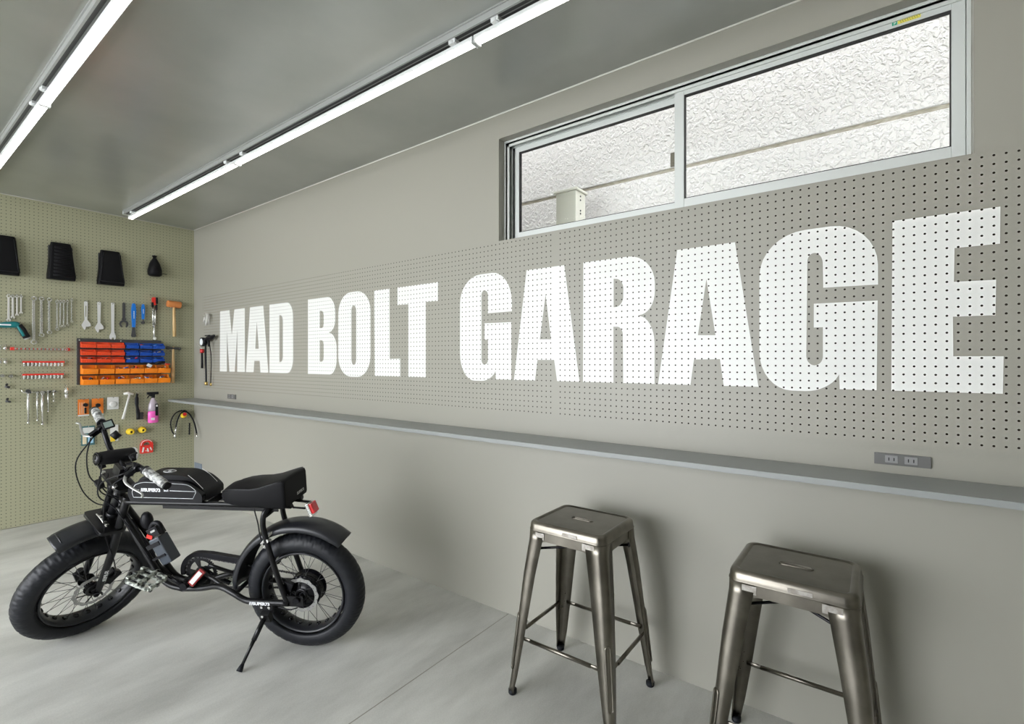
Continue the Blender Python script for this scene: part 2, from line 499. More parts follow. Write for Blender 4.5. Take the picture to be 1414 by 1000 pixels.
LETTERS = {
 'M1': [[(-5.5298, 2.022), (-5.3174, 2.022), (-5.2636, 1.765), (-5.2066, 2.022), (-4.9899, 2.022), (-4.9864, 1.389), (-5.1467, 1.389), (-5.1412, 1.8222), (-5.201, 1.389), (-5.3155, 1.389), (-5.374, 1.8134), (-5.374, 1.389), (-5.5359, 1.389)]],
 'A1': [[(-4.8805, 2.022), (-4.6244, 2.022), (-4.531, 1.389), (-4.677, 1.389), (-4.6935, 1.5009), (-4.7945, 1.5009), (-4.8115, 1.389), (-4.965, 1.389)], [(-4.7487, 1.8735), (-4.7102, 1.6151), (-4.7775, 1.6161)]],
 'D1': [[(-4.5103, 2.022), (-4.104, 2.022, 0.11, 0.13), (-4.1012, 1.389, 0.13, 0.11), (-4.5103, 1.389)], [(-4.334, 1.9168), (-4.274, 1.9095, 0.04, 0.05), (-4.274, 1.4915, 0.05, 0.04), (-4.334, 1.4899)]],
 'B1': [[(-3.8679, 2.022), (-3.4759, 2.022, 0.11, 0.13), (-3.4732, 1.7363, 0.1, 0.1), (-3.557, 1.7344), (-3.557, 1.7278), (-3.4539, 1.7194, 0.1, 0.12), (-3.4539, 1.389, 0.13, 0.1), (-3.8679, 1.389)], [(-3.6912, 1.9163), (-3.6357, 1.9104, 0.03, 0.04), (-3.6357, 1.7696, 0.04, 0.03), (-3.6912, 1.7719)], [(-3.6912, 1.6711), (-3.6357, 1.6697, 0.03, 0.04), (-3.6357, 1.4939, 0.04, 0.03), (-3.6912, 1.4939)]],
 'O1': [[(-3.4334, 2.034, 0.165, 0.16), (-3.0269, 2.034, 0.165, 0.16), (-3.0269, 1.377, 0.165, 0.16), (-3.4334, 1.377, 0.165, 0.16)], [(-3.2609, 1.9317, 0.04, 0.05), (-3.2007, 1.9276, 0.04, 0.05), (-3.2007, 1.4694, 0.05, 0.04), (-3.2609, 1.4691, 0.04, 0.05)]],
 'L1': [[(-2.9828, 2.022), (-2.8105, 2.022), (-2.8071, 1.5152), (-2.6945, 1.5163), (-2.6945, 1.389), (-2.9769, 1.389)]],
 'T1': [[(-2.7231, 2.022), (-2.3209, 2.022), (-2.3209, 1.8966), (-2.436, 1.8991), (-2.436, 1.389), (-2.6093, 1.389), (-2.6093, 1.8949), (-2.7231, 1.8966)]],
 'G1': [[(-1.7118, 1.7916), (-1.7118, 2.034, 0.19, 0.15), (-2.1239, 2.034, 0.17, 0.17), (-2.1239, 1.377, 0.17, 0.16), (-1.8744, 1.377, 0.07, 0.06), (-1.8348, 1.4389), (-1.8315, 1.389), (-1.7166, 1.389), (-1.7166, 1.728), (-1.9198, 1.7309), (-1.9198, 1.631), (-1.8931, 1.6303), (-1.8931, 1.4779, 0.03, 0.035), (-1.945, 1.4777, 0.035, 0.03), (-1.945, 1.9341, 0.03, 0.035), (-1.8931, 1.9297, 0.035, 0.03), (-1.8931, 1.7906)]],
 'A2': [[(-1.6069, 2.022), (-1.3573, 2.022), (-1.2634, 1.389), (-1.4023, 1.389), (-1.4213, 1.5056), (-1.5321, 1.5058), (-1.5485, 1.389), (-1.6967, 1.389)], [(-1.4774, 1.8714), (-1.4413, 1.6194), (-1.5158, 1.6214)]],
 'R1': [[(-1.2409, 2.022), (-0.8525, 2.022, 0.14, 0.15), (-0.8525, 1.7271, 0.11, 0.1), (-0.933, 1.7257), (-0.933, 1.7218), (-0.8539, 1.7142, 0.09, 0.13), (-0.8539, 1.389), (-1.0153, 1.389), (-1.0175, 1.6724, 0.04, 0.03), (-1.0684, 1.6745), (-1.0684, 1.389), (-1.2425, 1.389)], [(-1.0669, 1.9182), (-1.0139, 1.9129, 0.04, 0.05), (-1.0153, 1.7748, 0.05, 0.04), (-1.0669, 1.7734)]],
 'A3': [[(-0.7447, 2.022), (-0.4923, 2.022), (-0.3983, 1.389), (-0.5385, 1.389), (-0.5546, 1.5082), (-0.6679, 1.5063), (-0.6838, 1.389), (-0.8363, 1.389)], [(-0.6128, 1.8717), (-0.5736, 1.6157), (-0.6501, 1.6181)]],
 'G2': [[(0.0116, 1.7891), (0.0105, 2.034, 0.17, 0.15), (-0.3946, 2.034, 0.17, 0.17), (-0.3946, 1.377, 0.16, 0.16), (-0.1439, 1.377, 0.08, 0.07), (-0.111, 1.4473), (-0.1092, 1.389), (0.0072, 1.389), (0.0105, 1.7289), (-0.1961, 1.7309), (-0.1961, 1.6345), (-0.1652, 1.6347), (-0.1652, 1.4826, 0.035, 0.04), (-0.2225, 1.4823, 0.035, 0.04), (-0.2181, 1.9384, 0.035, 0.04), (-0.1664, 1.9316, 0.035, 0.04), (-0.164, 1.7924)]],
 'E1': [[(0.0546, 2.022), (0.3428, 2.022), (0.3418, 1.8966), (0.2272, 1.8972), (0.2256, 1.7788), (0.3324, 1.7754), (0.3309, 1.655), (0.223, 1.656), (0.224, 1.5165), (0.3506, 1.5158), (0.3487, 1.389), (0.051, 1.389)]],
}
# ------------------------------------------------------------------ the room
XW = 2.323            # right wall face behind the pegboard
XB = 2.313            # pegboard face
YB = 6.215            # green board face
ZC = 2.985
X0, Y0 = -3.3, -2.2   # left wall and rear wall (behind the camera)
WY0, WY1, WZ0, WZ1 = -0.278, 1.818, 2.222, 2.837   # window opening

b = MB(); b.bb((X0 - 0.2, Y0 - 0.2, -0.12), (XW + 0.2, YB + 0.24, 0))
struct(b.build('floor', 'floor'), 'polished light grey concrete floor')
b = MB(); b.bb((X0 - 0.2, Y0 - 0.2, ZC), (XW + 0.2, YB + 0.24, ZC + 0.2))
struct(b.build('ceiling', 'ceiling'), 'glossy dark grey ceiling')
b = MB()
b.bb((XW, Y0 - 0.2, 0), (XW + 0.2, YB + 0.24, WZ0))
b.bb((XW, Y0 - 0.2, WZ1), (XW + 0.2, YB + 0.24, ZC))
b.bb((XW, Y0 - 0.2, WZ0), (XW + 0.2, WY0, WZ1))
b.bb((XW, WY1, WZ0), (XW + 0.2, YB + 0.24, WZ1))
struct(b.build('wall_right', 'wall'), 'long greige painted wall with the window')
b = MB(); b.bb((X0 - 0.2, YB + 0.014, 0), (XW + 0.2, YB + 0.24, ZC))
struct(b.build('wall_back', 'wall'))
b = MB(); b.bb((X0 - 0.2, Y0 - 0.2, 0), (XW, Y0, ZC))
struct(b.build('wall_front', 'wall'))
GY0, GY1, GZ = 0.8, 5.8, 2.9      # open garage door in the left wall
b = MB()
b.bb((X0 - 0.2, Y0, 0), (X0, GY0, ZC)); b.bb((X0 - 0.2, GY1, 0), (X0, YB, ZC)); b.bb((X0 - 0.2, GY0, GZ), (X0, GY1, ZC))
struct(b.build('wall_left', 'wall'))
b = MB()
b.tube([(XW - 0.002, Y0, ZC - 0.002), (XW - 0.002, YB, ZC - 0.002)], 0.0045, 6)
struct(b.build('trim_1', 'caulk'), 'white caulk bead between ceiling and greige wall')
b = MB()
b.tube([(X0, YB - 0.002, ZC - 0.002), (XW, YB - 0.002, ZC - 0.002)], 0.0045, 6)
struct(b.build('trim_2', 'caulk'), 'white caulk bead between ceiling and olive pegboard')
b = MB(); b.bb((X0, 1.741, 0.0), (XW, 1.746, 0.0006))
M['joint'] = mat('floor_control_joint', (0.30, 0.285, 0.25), 0.7)
struct(b.build('trim_3', 'joint'), 'thin control joint across the concrete floor')

# ground and neighbouring house outside
b = MB(); b.bb((-14, -8, -0.14), (X0 - 0.2, 16, -0.02)); b.bb((XW + 0.2, -5, -0.1), (3.2, 9, 0.0))
struct(b.build('ground', 'paving'))
XO = 3.2
b = MB()
b.bb((XO, -5, -0.1), (XO + 0.2, 9, 2.742)); b.bb((XO + 0.018, -5, 2.742), (XO + 0.2, 9, 2.766)); b.bb((XO, -5, 2.766), (XO + 0.2, 9, 6.2))
nb = tag(b.build('neighbouring_house_wall', 'stucco', bevel=0.004), 'rough white stucco wall of the house outside the window', 'wall', kind='structure')
b = MB(); b.bb((XO + 0.012, -5, 2.741), (XO + 0.02, 9, 2.767)); b.build('joint_groove', 'groove', nb)
b = MB(); b.bb((X0 - 0.2, Y0 - 0.2, ZC + 0.2), (XW + 0.2, YB + 0.24, 4.3)); struct(b.build('added_sky_blocker', 'wall'))  # unseen block added above the ceiling to cut sky light on the stucco
# meter box beyond the window
t = thing('outdoor_utility_box', 'cream metal utility box standing outside the left window pane', 'box', (2.83, 1.648, 0.0))
b = MB(); b.bb((-0.0, -0.075, 0), (0.13, 0.078, 2.623)); b.build('body', 'cream_metal', t, bevel=0.004)
b = MB(); b.bb((-0.012, -0.088, 2.623), (0.142, 0.09, 2.64)); b.build('lid', 'cream_metal', t, bevel=0.004)
for z in (2.57, 2.595, 2.50, 2.48):
    b = MB(); b.cyl((0.06, -0.075, z), (0.06, -0.079, z), 0.006, 8); b.build('screw', 'dark_grey', t)

# ------------------------------------------------------------------ window
w = MB()
XF = 2.375    # inner face of the outer frame
def ring(b_, x0, x1, y0, y1, z0, z1, l, r, bo, to):
    b_.bb((x0, y0, z0), (x1, y0 + r, z1)); b_.bb((x0, y1 - l, z0), (x1, y1, z1))
    b_.bb((x0, y0 + r, z0), (x1, y1 - l, z0 + bo)); b_.bb((x0, y0 + r, z1 - to), (x1, y1 - l, z1))
ring(w, XF, XF + 0.10, WY0, WY1, WZ0, WZ1, 0.012, 0.012, 0.012, 0.012)
win = struct(w.build('window_1', 'alu', bevel=0.0015), 'wide sliding aluminium window high in the greige wall')
g = MB()
g.bb((XF + 0.004, WY1 - 0.022, WZ0 + 0.012), (XF + 0.09, WY1 - 0.012, WZ1 - 0.012))
g.bb((XF + 0.004, WY0, WZ1 - 0.022), (XF + 0.09, WY1 - 0.012, WZ1 - 0.0121))
g.build('sash_track', 'alu_dark', win)
g = MB()
for x in (XF + 0.004, XF + 0.038, XF + 0.074):
    g.bb((x, WY0 + 0.012, WZ1 - 0.036), (x + 0.006, WY1 - 0.022, WZ1 - 0.012)); g.bb((x, WY1 - 0.036, WZ0 + 0.012), (x + 0.006, WY1 - 0.012, WZ1 - 0.012))
g.build('track_rail', 'alu', win)
# right sash (room side), left sash (outer track)
def sash(x0, y0, y1, z0, z1, l, r, bo, to, name):
    b_ = MB(); ring(b_, x0, x0 + 0.028, y0, y1, z0, z1, l, r, bo, to)
    o = b_.build(name, 'alu', win, bevel=0.002)
    b_ = MB(); ring(b_, x0 + 0.0025, x0 + 0.026, y0 + r - 0.0003, y1 - l + 0.0003, z0 + bo - 0.0003, z1 - to + 0.0003, 0.0035, 0.0035, 0.0035, 0.0035)
    b_.build('gasket', 'gasket', o)
    b_ = MB(); b_.bb((x0 + 0.011, y0 + r, z0 + bo), (x0 + 0.015, y1 - l, z1 - to)); b_.build('glass_pane', 'glass', o)
    return o
s1 = sash(2.386, WY0 + 0.014, 0.782, WZ0 + 0.008, WZ1 - 0.014, 0.046, 0.038, 0.052, 0.042, 'sliding_sash')
s2 = sash(2.420, 0.75, WY1 - 0.050, WZ0 + 0.008, WZ1 - 0.014, 0.03, 0.03, 0.052, 0.052, 'sliding_sash')
b = MB(); b.bb((2.416, 0.787, 2.46), (2.421, 0.812, 2.53)); b.bb((2.411, 0.785, 2.475), (2.418, 0.80, 2.515)); b.build('sash_latch', 'brass_latch', win, bevel=0.001)
b = MB(); b.bb((2.3848, -0.140, 2.789), (2.3858, -0.072, 2.803)); st = b.build('safety_sticker', 'sticker_yellow', win)
b = MB(); b.bb((2.3848, -0.071, 2.789), (2.3858, -0.055, 2.803)); b.build('sticker_mark', 'sticker_green', win)
text_mesh('sticker_lettering', 'P', 0.015, frame((2.3846, -0.0595, 2.7905), (0, -1, 0), (0, 0, 1)), 'white', win, 0.0001)
b = MB()
for i in range(9): b.bb((2.3845, -0.078 - i * 0.007, 2.797), (2.3849, -0.082 - i * 0.007, 2.7995))
for i in range(8): b.bb((2.3845, -0.080 - i * 0.007, 2.792), (2.3849, -0.084 - i * 0.007, 2.7935))
b.build('sticker_print', 'dark_grey', win)

# ------------------------------------------------------------------ pegboards and the painted name
b = MB()
PY1 = 5.955
b.bb((XB, Y0 + 0.01, 1.185), (XW - 0.0005, PY1, 2.215))
# face material on the front, dark sheet inside for raw board and cavity shade
pb = MB()
pb.m = 0
pb.add([(XB, Y0 + 0.01, 1.185), (XB, PY1, 1.185), (XB, PY1, 2.215), (XB, Y0 + 0.01, 2.215)], [(0, 1, 2, 3)])
pb.m = 1
pb.add([(XW - 0.001, Y0 + 0.01, 1.185), (XW - 0.001, PY1, 1.185), (XW - 0.001, PY1, 2.215), (XW - 0.001, Y0 + 0.01, 2.215)], [(0, 1, 2, 3)])
pb.m = 2
e = [(Y0 + 0.01, 1.185), (PY1, 1.185), (PY1, 2.215), (Y0 + 0.01, 2.215)]
for i in range(4):
    a_, c_ = e[i], e[(i + 1) % 4]
    pb.add([(XB, *a_), (XB, *c_), (XW - 0.001, *c_), (XW - 0.001, *a_)], [(0, 1, 2, 3)])
peg = pb.build('wall_pegboard', ['wall_board', 'cavity_board', 'wall'])
tag(peg, 'long greige pegboard on the side wall with huge white painted letters', 'pegboard')
for k, loops in LETTERS.items():
    b = MB()
    b.prism([fillet(l) for l in loops], (XB - 0.0006, 0, 0), (0, -1, 0), (0, 0, 1), (0, 0, 0))
    b.build('painted_letter', 'letter', peg)
pb = MB()
pb.m = 0
pb.add([(X0, YB, 0.004), (XW, YB, 0.004), (XW, YB, ZC), (X0, YB, ZC)], [(0, 1, 2, 3)])
pb.m = 1
pb.add([(X0, YB + 0.013, 0.004), (XW, YB + 0.013, 0.004), (XW, YB + 0.013, ZC), (X0, YB + 0.013, ZC)], [(0, 1, 2, 3)])  # dark backing sheet, cavity shade put into its colour
tag(pb.build('wall_pegboard', ['green_board', 'cavity_board']), 'floor to ceiling olive green pegboard on the end wall', 'pegboard')

# ------------------------------------------------------------------ counter shelf, outlets
b = MB(); b.bb((2.066, -2.1, 1.056), (XW - 0.0005, YB - 0.002, 1.079))
tag(b.build('counter_shelf', 'shelf', bevel=0.0015), 'long narrow grey counter running along the greige wall', 'shelf')
def outlet(y0, y1, z0, z1, label, n, group=None):
    t = thing('wall_outlet', label, 'outlet', (XB if z1 < 1.17 and z0 > 1.17 else XW, (y0 + y1) / 2, z0))
    W_, H_ = y1 - y0, z1 - z0
    b_ = MB(); b_.bb((-0.010, -W_ / 2, 0), (0, W_ / 2, H_)); b_.build('cover_plate', 'outlet', t, bevel=0.001)
    for cy, wd in n:
        b_ = MB(); b_.bb((-0.013, cy - wd / 2, H_ * 0.2), (-0.010, cy + wd / 2, H_ * 0.85)); so = b_.build('socket', 'outlet_light', t, bevel=0.001)
        b_ = MB()
        for d in (-0.2, 0.2): b_.bb((-0.0134, cy + d * wd - 0.0016, H_ * 0.38), (-0.0128, cy + d * wd + 0.0016, H_ * 0.66))
        b_.build('slot', 'gasket', so)
outlet(-0.165, 0.0, 1.111, 1.153, 'grey double outlet above the counter near the letter E', [(0.031, 0.038), (-0.026, 0.038)])
outlet(5.19, 5.365, 1.111, 1.158, 'small grey outlet above the far end of the counter, below the letter M', [(0.04, 0.04), (-0.03, 0.04)])
b = MB(); b.bb((XW - 0.007, 6.0, 0.245), (XW, 6.185, 0.355))
tag(b.build('wall_cover_plate', 'plate', bevel=0.002), 'blue grey cover plate low on the wall beside the far corner', 'cover plate')

# ------------------------------------------------------------------ ceiling light lines
def rail(x, y0, label):
    t = thing('lighting_track', label, 'lighting track', (x, 0, ZC))
    b_ = MB(); b_.bb((-0.028, Y0 + 0.05, -0.034), (0.028, y0, -0.0005)); b_.bb((-0.034, Y0 + 0.05, -0.008), (0.034, y0, -0.0004)); b_.build('channel', 'rail_grey', t)
    b_ = MB()
    b_.bb((-0.019, Y0 + 0.06, -0.0355), (-0.004, y0 - 0.03, -0.033)); b_.bb((0.004, Y0 + 0.06, -0.0355), (0.019, y0 - 0.03, -0.033))
    b_.build('conductor_slot', 'rail_slot', t)
    b_ = MB(); b_.bb((-0.03, y0, -0.036), (0.03, y0 + 0.02, -0.0004)); b_.build('end_cap', 'led_body', t, bevel=0.002)
rail(1.632, 5.96, 'grey ceiling track carrying the light line nearer the window wall')
rail(0.618, 5.96, 'grey ceiling track carrying the light line farther from the window wall')
def batten(x, y0, y1, label):
    t = thing('linear_ceiling_light', label, 'ceiling light', (x, y0, ZC - 0.086))
    Ln = y1 - y0
    dx = 0.020
    b_ = MB(); b_.bb((dx - 0.024, 0.004, 0.016), (dx + 0.022, Ln - 0.004, 0.034)); b_.build('housing', 'led_body', t, bevel=0.003)
    prof = [(dx + 0.017 * math.cos(a), 0.017 - 0.015 * math.sin(a)) for a in [PI * i / 8 for i in range(9)]]
    b_ = MB(); b_.loft([[(p[0], 0.012, p[1]) for p in prof], [(p[0], Ln - 0.012, p[1]) for p in prof]]); b_.build('diffuser', 'led', t)
    for y in (0.005, Ln - 0.005):
        b_ = MB(); b_.bb((dx - 0.024, y - 0.004, 0.001), (dx + 0.022, y + 0.004, 0.034)); b_.build('end_cap', 'led_body', t, bevel=0.002)
    for y in (0.11, Ln - 0.13):
        b_ = MB(); b_.bb((-0.02, y - 0.02, 0.034), (0.016, y + 0.02, 0.053)); b_.cyl((-0.012, y, 0.03), (-0.012, y, 0.046), 0.014, 12); b_.build('track_clip', 'led_body', t, bevel=0.002)
for x, which in ((1.632, 'nearer the window wall'), (0.618, 'farther from the window wall')):
    ys = [5.92, 3.67, 1.42, -0.83, -2.12]
    nm = ['far', 'middle', 'near', 'nearest']
    for i in range(4):
        if x < 1 and i > 1 : pass
        batten(x, ys[i + 1] + 0.003, ys[i] - 0.003, '%s white light batten on the ceiling track %s' % (nm[i], which))

# ------------------------------------------------------------------ bar stools
def stool(label, cx, cy):
    t = thing('bar_stool', label, 'stool', (cx, cy, 0), 'raw steel bar stools at the counter')
    H = 0.78; ax, ay = 0.169, 0.188; fx, fy = 0.226, 0.256
    def rr(hx, hy, r, z, n=6):
        out = []
        for sx, sy, a0 in ((1, 1, 0), (-1, 1, 90), (-1, -1, 180), (1, -1, 270)):
            for i in range(n + 1):
                a = R_(a0 + 90 * i / n)
                out.append((sx * (hx - r) + r * math.cos(a), sy * (hy - r) + r * math.sin(a), z))
        return out
    b_ = MB()
    slot = [(0.012 * math.cos(a), 0.040 + 0.012 * math.sin(a)) for a in [PI * i / 8 for i in range(9)]] + [(0.012 * math.cos(a), -0.040 + 0.012 * math.sin(a)) for a in [PI + PI * i / 8 for i in range(9)]]
    z0 = H - 0.004
    inner = [(p[0], p[1]) for p in rr(ax - 0.028, ay - 0.028, 0.022, 0)]
    b_.prism([inner, slot], (0, 0, z0 - 0.002), (1, 0, 0), (0, 1, 0), (0, 0, 0.0018))
    secs = [rr(ax - 0.030, ay - 0.030, 0.022, z0 - 0.0035), rr(ax - 0.028, ay - 0.028, 0.022, z0), rr(ax - 0.020, ay - 0.020, 0.028, H), rr(ax - 0.010, ay - 0.010, 0.034, H - 0.001), rr(ax - 0.003, ay - 0.003, 0.038, H - 0.007),
            rr(ax, ay, 0.040, H - 0.016), rr(ax + 0.001, ay + 0.001, 0.041, H - 0.033), rr(ax + 0.004, ay + 0.004, 0.043, H - 0.036), rr(ax + 0.004, ay + 0.004, 0.043, H - 0.039), rr(ax - 0.001, ay - 0.001, 0.04, H - 0.040), rr(ax - 0.003, ay - 0.003, 0.038, H - 0.03), rr(ax - 0.006, ay - 0.006, 0.036, H - 0.018), rr(ax - 0.02, ay - 0.02, 0.03, H - 0.008)]
    b_.loft(secs, caps=False)
    b_.tube([(p[0], p[1], z0 + 0.0005) for p in slot], 0.0022, 6, closed=True)
    b_.build('seat', 'stool', t)
    # apron under the seat with curved corners into the legs
    b_ = MB()
    for sgn in (1, -1):
        for axis in (0, 1):
            h1 = (ay if axis == 0 else ax) - 0.07; off = (ax if axis == 0 else ay) - 0.0035
            zt, zb = H - 0.036, H - 0.078
            poly = [(-h1 - 0.012, zt), (h1 + 0.012, zt), (h1 + 0.012, zb - 0.03), (h1 + 0.004, zb - 0.028), (h1 - 0.004, zb - 0.006), (h1 - 0.03, zb), (-h1 + 0.03, zb), (-h1 + 0.004, zb - 0.006), (-h1 - 0.004, zb - 0.028), (-h1 - 0.012, zb - 0.03)]
            if axis == 0: b_.prism([poly], (sgn * (off + 0.002), 0, 0), (0, 1, 0), (0, 0, 1), (-0.003 * sgn, 0, 0))
            else: b_.prism([poly], (0, sgn * (off + 0.002), 0), (1, 0, 0), (0, 0, 1), (0, -0.003 * sgn, 0))
    b_.build('apron', 'stool', t)
    for yy, ln in ((0.12, 0.045), (-0.118, 0.055), (-0.03, 0.07)):
        b_ = MB(); b_.box((-(ax + 0.0034) if abs(yy) < .1 else -(ax + 0.0012), yy, H - (0.025 if abs(yy) < .1 else 0.057)), (0.001, ln, 0.013 if abs(yy) < .1 else 0.028))
        b_.build('ground_weld_patch', 'weld', t)
    # legs : folded sheet with rounded outer corner, tapering and flaring at the foot
    prof = [(H - 0.037, 0.0, 0.088, 0.036), (H - 0.08, 0.02, 0.082, 0.034), (0.55, 0.29, 0.073, 0.031), (0.40, 0.50, 0.064, 0.029), (0.25, 0.70, 0.054, 0.026), (0.15, 0.815, 0.045, 0.022), (0.09, 0.88, 0.039, 0.019), (0.04, 0.95, 0.033, 0.016), (0.012, 1.0, 0.031, 0.015)]
    for sx in (1, -1):
        for sy in (1, -1):
            b_ = MB(); secs = []
            for z, k, wd, r in prof:
                X = ax + 0.001 + (fx - ax) * k; Y = ay + 0.001 + (fy - ay) * k
                def L_(off, q):
                    pts = [(X - wd, Y - off)]
                    for i in range(7):
                        a = R_(90 - 15 * i); pts.append((X - r + (r - off) * math.cos(a), Y - r + (r - off) * math.sin(a)))
                    pts.append((X - off, Y - wd))
                    return pts
                outer = L_(0, 0); inn = L_(0.0035, 0)[::-1]
                lip = wd * 0.12
                secs.append([(sx * p[0], sy * p[1], z) for p in outer + inn])
            b_.loft(secs)
            leg = b_.build('leg', 'stool', t)
            # pressed rib on the outer corner
            b_ = MB()
            def at(z):
                for i in range(len(prof) - 1):
                    if prof[i][0] >= z >= prof[i + 1][0]:
                        f = (prof[i][0] - z) / (prof[i][0] - prof[i + 1][0])
                        q = [prof[i][j] + (prof[i + 1][j] - prof[i][j]) * f for j in range(4)]
                        X = ax + (fx - ax) * q[1]; Y = ay + (fy - ay) * q[1]; r = q[3]
                        return Vector((sx * (X - r + r * 0.7071), sy * (Y - r + r * 0.7071), z))
            loop = []
            tdir = Vector((sx, -sy, 0)).normalized(); wr = 0.0105
            za, zb2 = 0.36, 0.115
            for i in range(9): a = PI * i / 8; loop.append(at(za - wr + wr * math.sin(a)) + tdir * wr * math.cos(a))
            for i in range(9): a = PI * i / 8; loop.append(at(zb2 + wr - wr * math.sin(a)) - tdir * wr * math.cos(a))
            od = Vector((sx, sy, 0)).normalized()
            b_.tube([p + od * 0.0015 for p in loop], 0.0042, 8, closed=True)
            b_.build('pressed_rib', 'stool', leg)
            b_ = MB()
            X = ax + (fx - ax); Y = ay + (fy - ay)
            b_.lathe([(0.0, 0.0), (0.016, 0.0), (0.019, 0.005), (0.019, 0.02), (0.0, 0.02)], c=(sx * (X - 0.016), sy * (Y - 0.016), 0.0), axis='z', n=16)
            b_.build('rubber_foot', 'rubber', leg)
    # foot rails
    zr = 0.262; k = 0.685
    X = ax + (fx - ax) * k - 0.006; Y = ay + (fy - ay) * k - 0.006
    for (p, q) in (((-X, -Y), (-X, Y)), ((X, -Y), (X, Y)), ((-X, -Y), (X, -Y)), ((-X, Y), (X, Y))):
        p, q = Vector((*p, zr)), Vector((*q, zr)); d = (q - p).normalized()
        b_ = MB()
        a1, c1 = p + d * 0.03, q - d * 0.03
        b_.tube([a1, a1 + d * 0.04, a1 + d * 0.055, c1 - d * 0.055, c1 - d * 0.04, c1], [0.009, 0.009, 0.008, 0.008, 0.009, 0.009], 10, flat=(1.0, 0.45))
        b_.tube([a1 + d * 0.05, c1 - d * 0.05], 0.0085, 10)
        b_.build('foot_rail', 'stool', t)
    # black brace rods under the seat
    for s_ in (1, -1):
        b_ = MB(); z = H - 0.128
        p, q = Vector((-ax + 0.012, -s_ * (ay - 0.012), z)), Vector((ax - 0.012, s_ * (ay - 0.012), z - 0.001 * s_))
        d = (q - p).normalized()
        b_.tube([p, q], 0.0055, 8, flat=(1.0, 0.9)); b_.cyl(p, p + d * 0.022, 0.011, 8); b_.cyl(q - d * 0.022, q, 0.011, 8)
        b_.build('brace_rod', 'gloss', t)
    return t
stool('raw steel bar stool on the left, fully in view, with a slotted square seat', 1.988, 1.072)
stool('nearer raw steel bar stool at the bottom right, legs cut by the frame', 1.985, 0.222)
# ------------------------------------------------------------------ electric bicycle
PHI, LEAN, WB, DST, RW, HA, OFF = 2.1175, 0.1287, 1.231, 1.1407, 0.3118, 1.1707, 0.0194
fw_ = Vector((math.cos(PHI), math.sin(PHI), 0)); l0 = Vector((-math.sin(PHI), math.cos(PHI), 0)); cz, sz = math.cos(LEAN), math.sin(LEAN)
lf_ = l0 * cz - Vector((0, 0, 1)) * sz; up_ = l0 * sz + Vector((0, 0, 1)) * cz
bike = thing('electric_bicycle', 'black fat-tyre electric bicycle leaning on its kickstand in front of the olive pegboard', 'bicycle')
bm_ = Matrix((fw_, lf_, up_)).transposed().to_4x4(); bm_.translation = Vector((1.4543, 2.4068, 0))
bike.matrix_basis = bm_
AX = Vector((-math.cos(HA), 0, math.sin(HA)))
AP = Vector((WB, 0, RW)) - Vector((math.sin(HA), 0, math.cos(HA))) * OFF
ST = Matrix.Translation(AP - AX * 0.013) @ Matrix.Rotation(DST, 4, AX) @ Matrix.Translation(-AP)

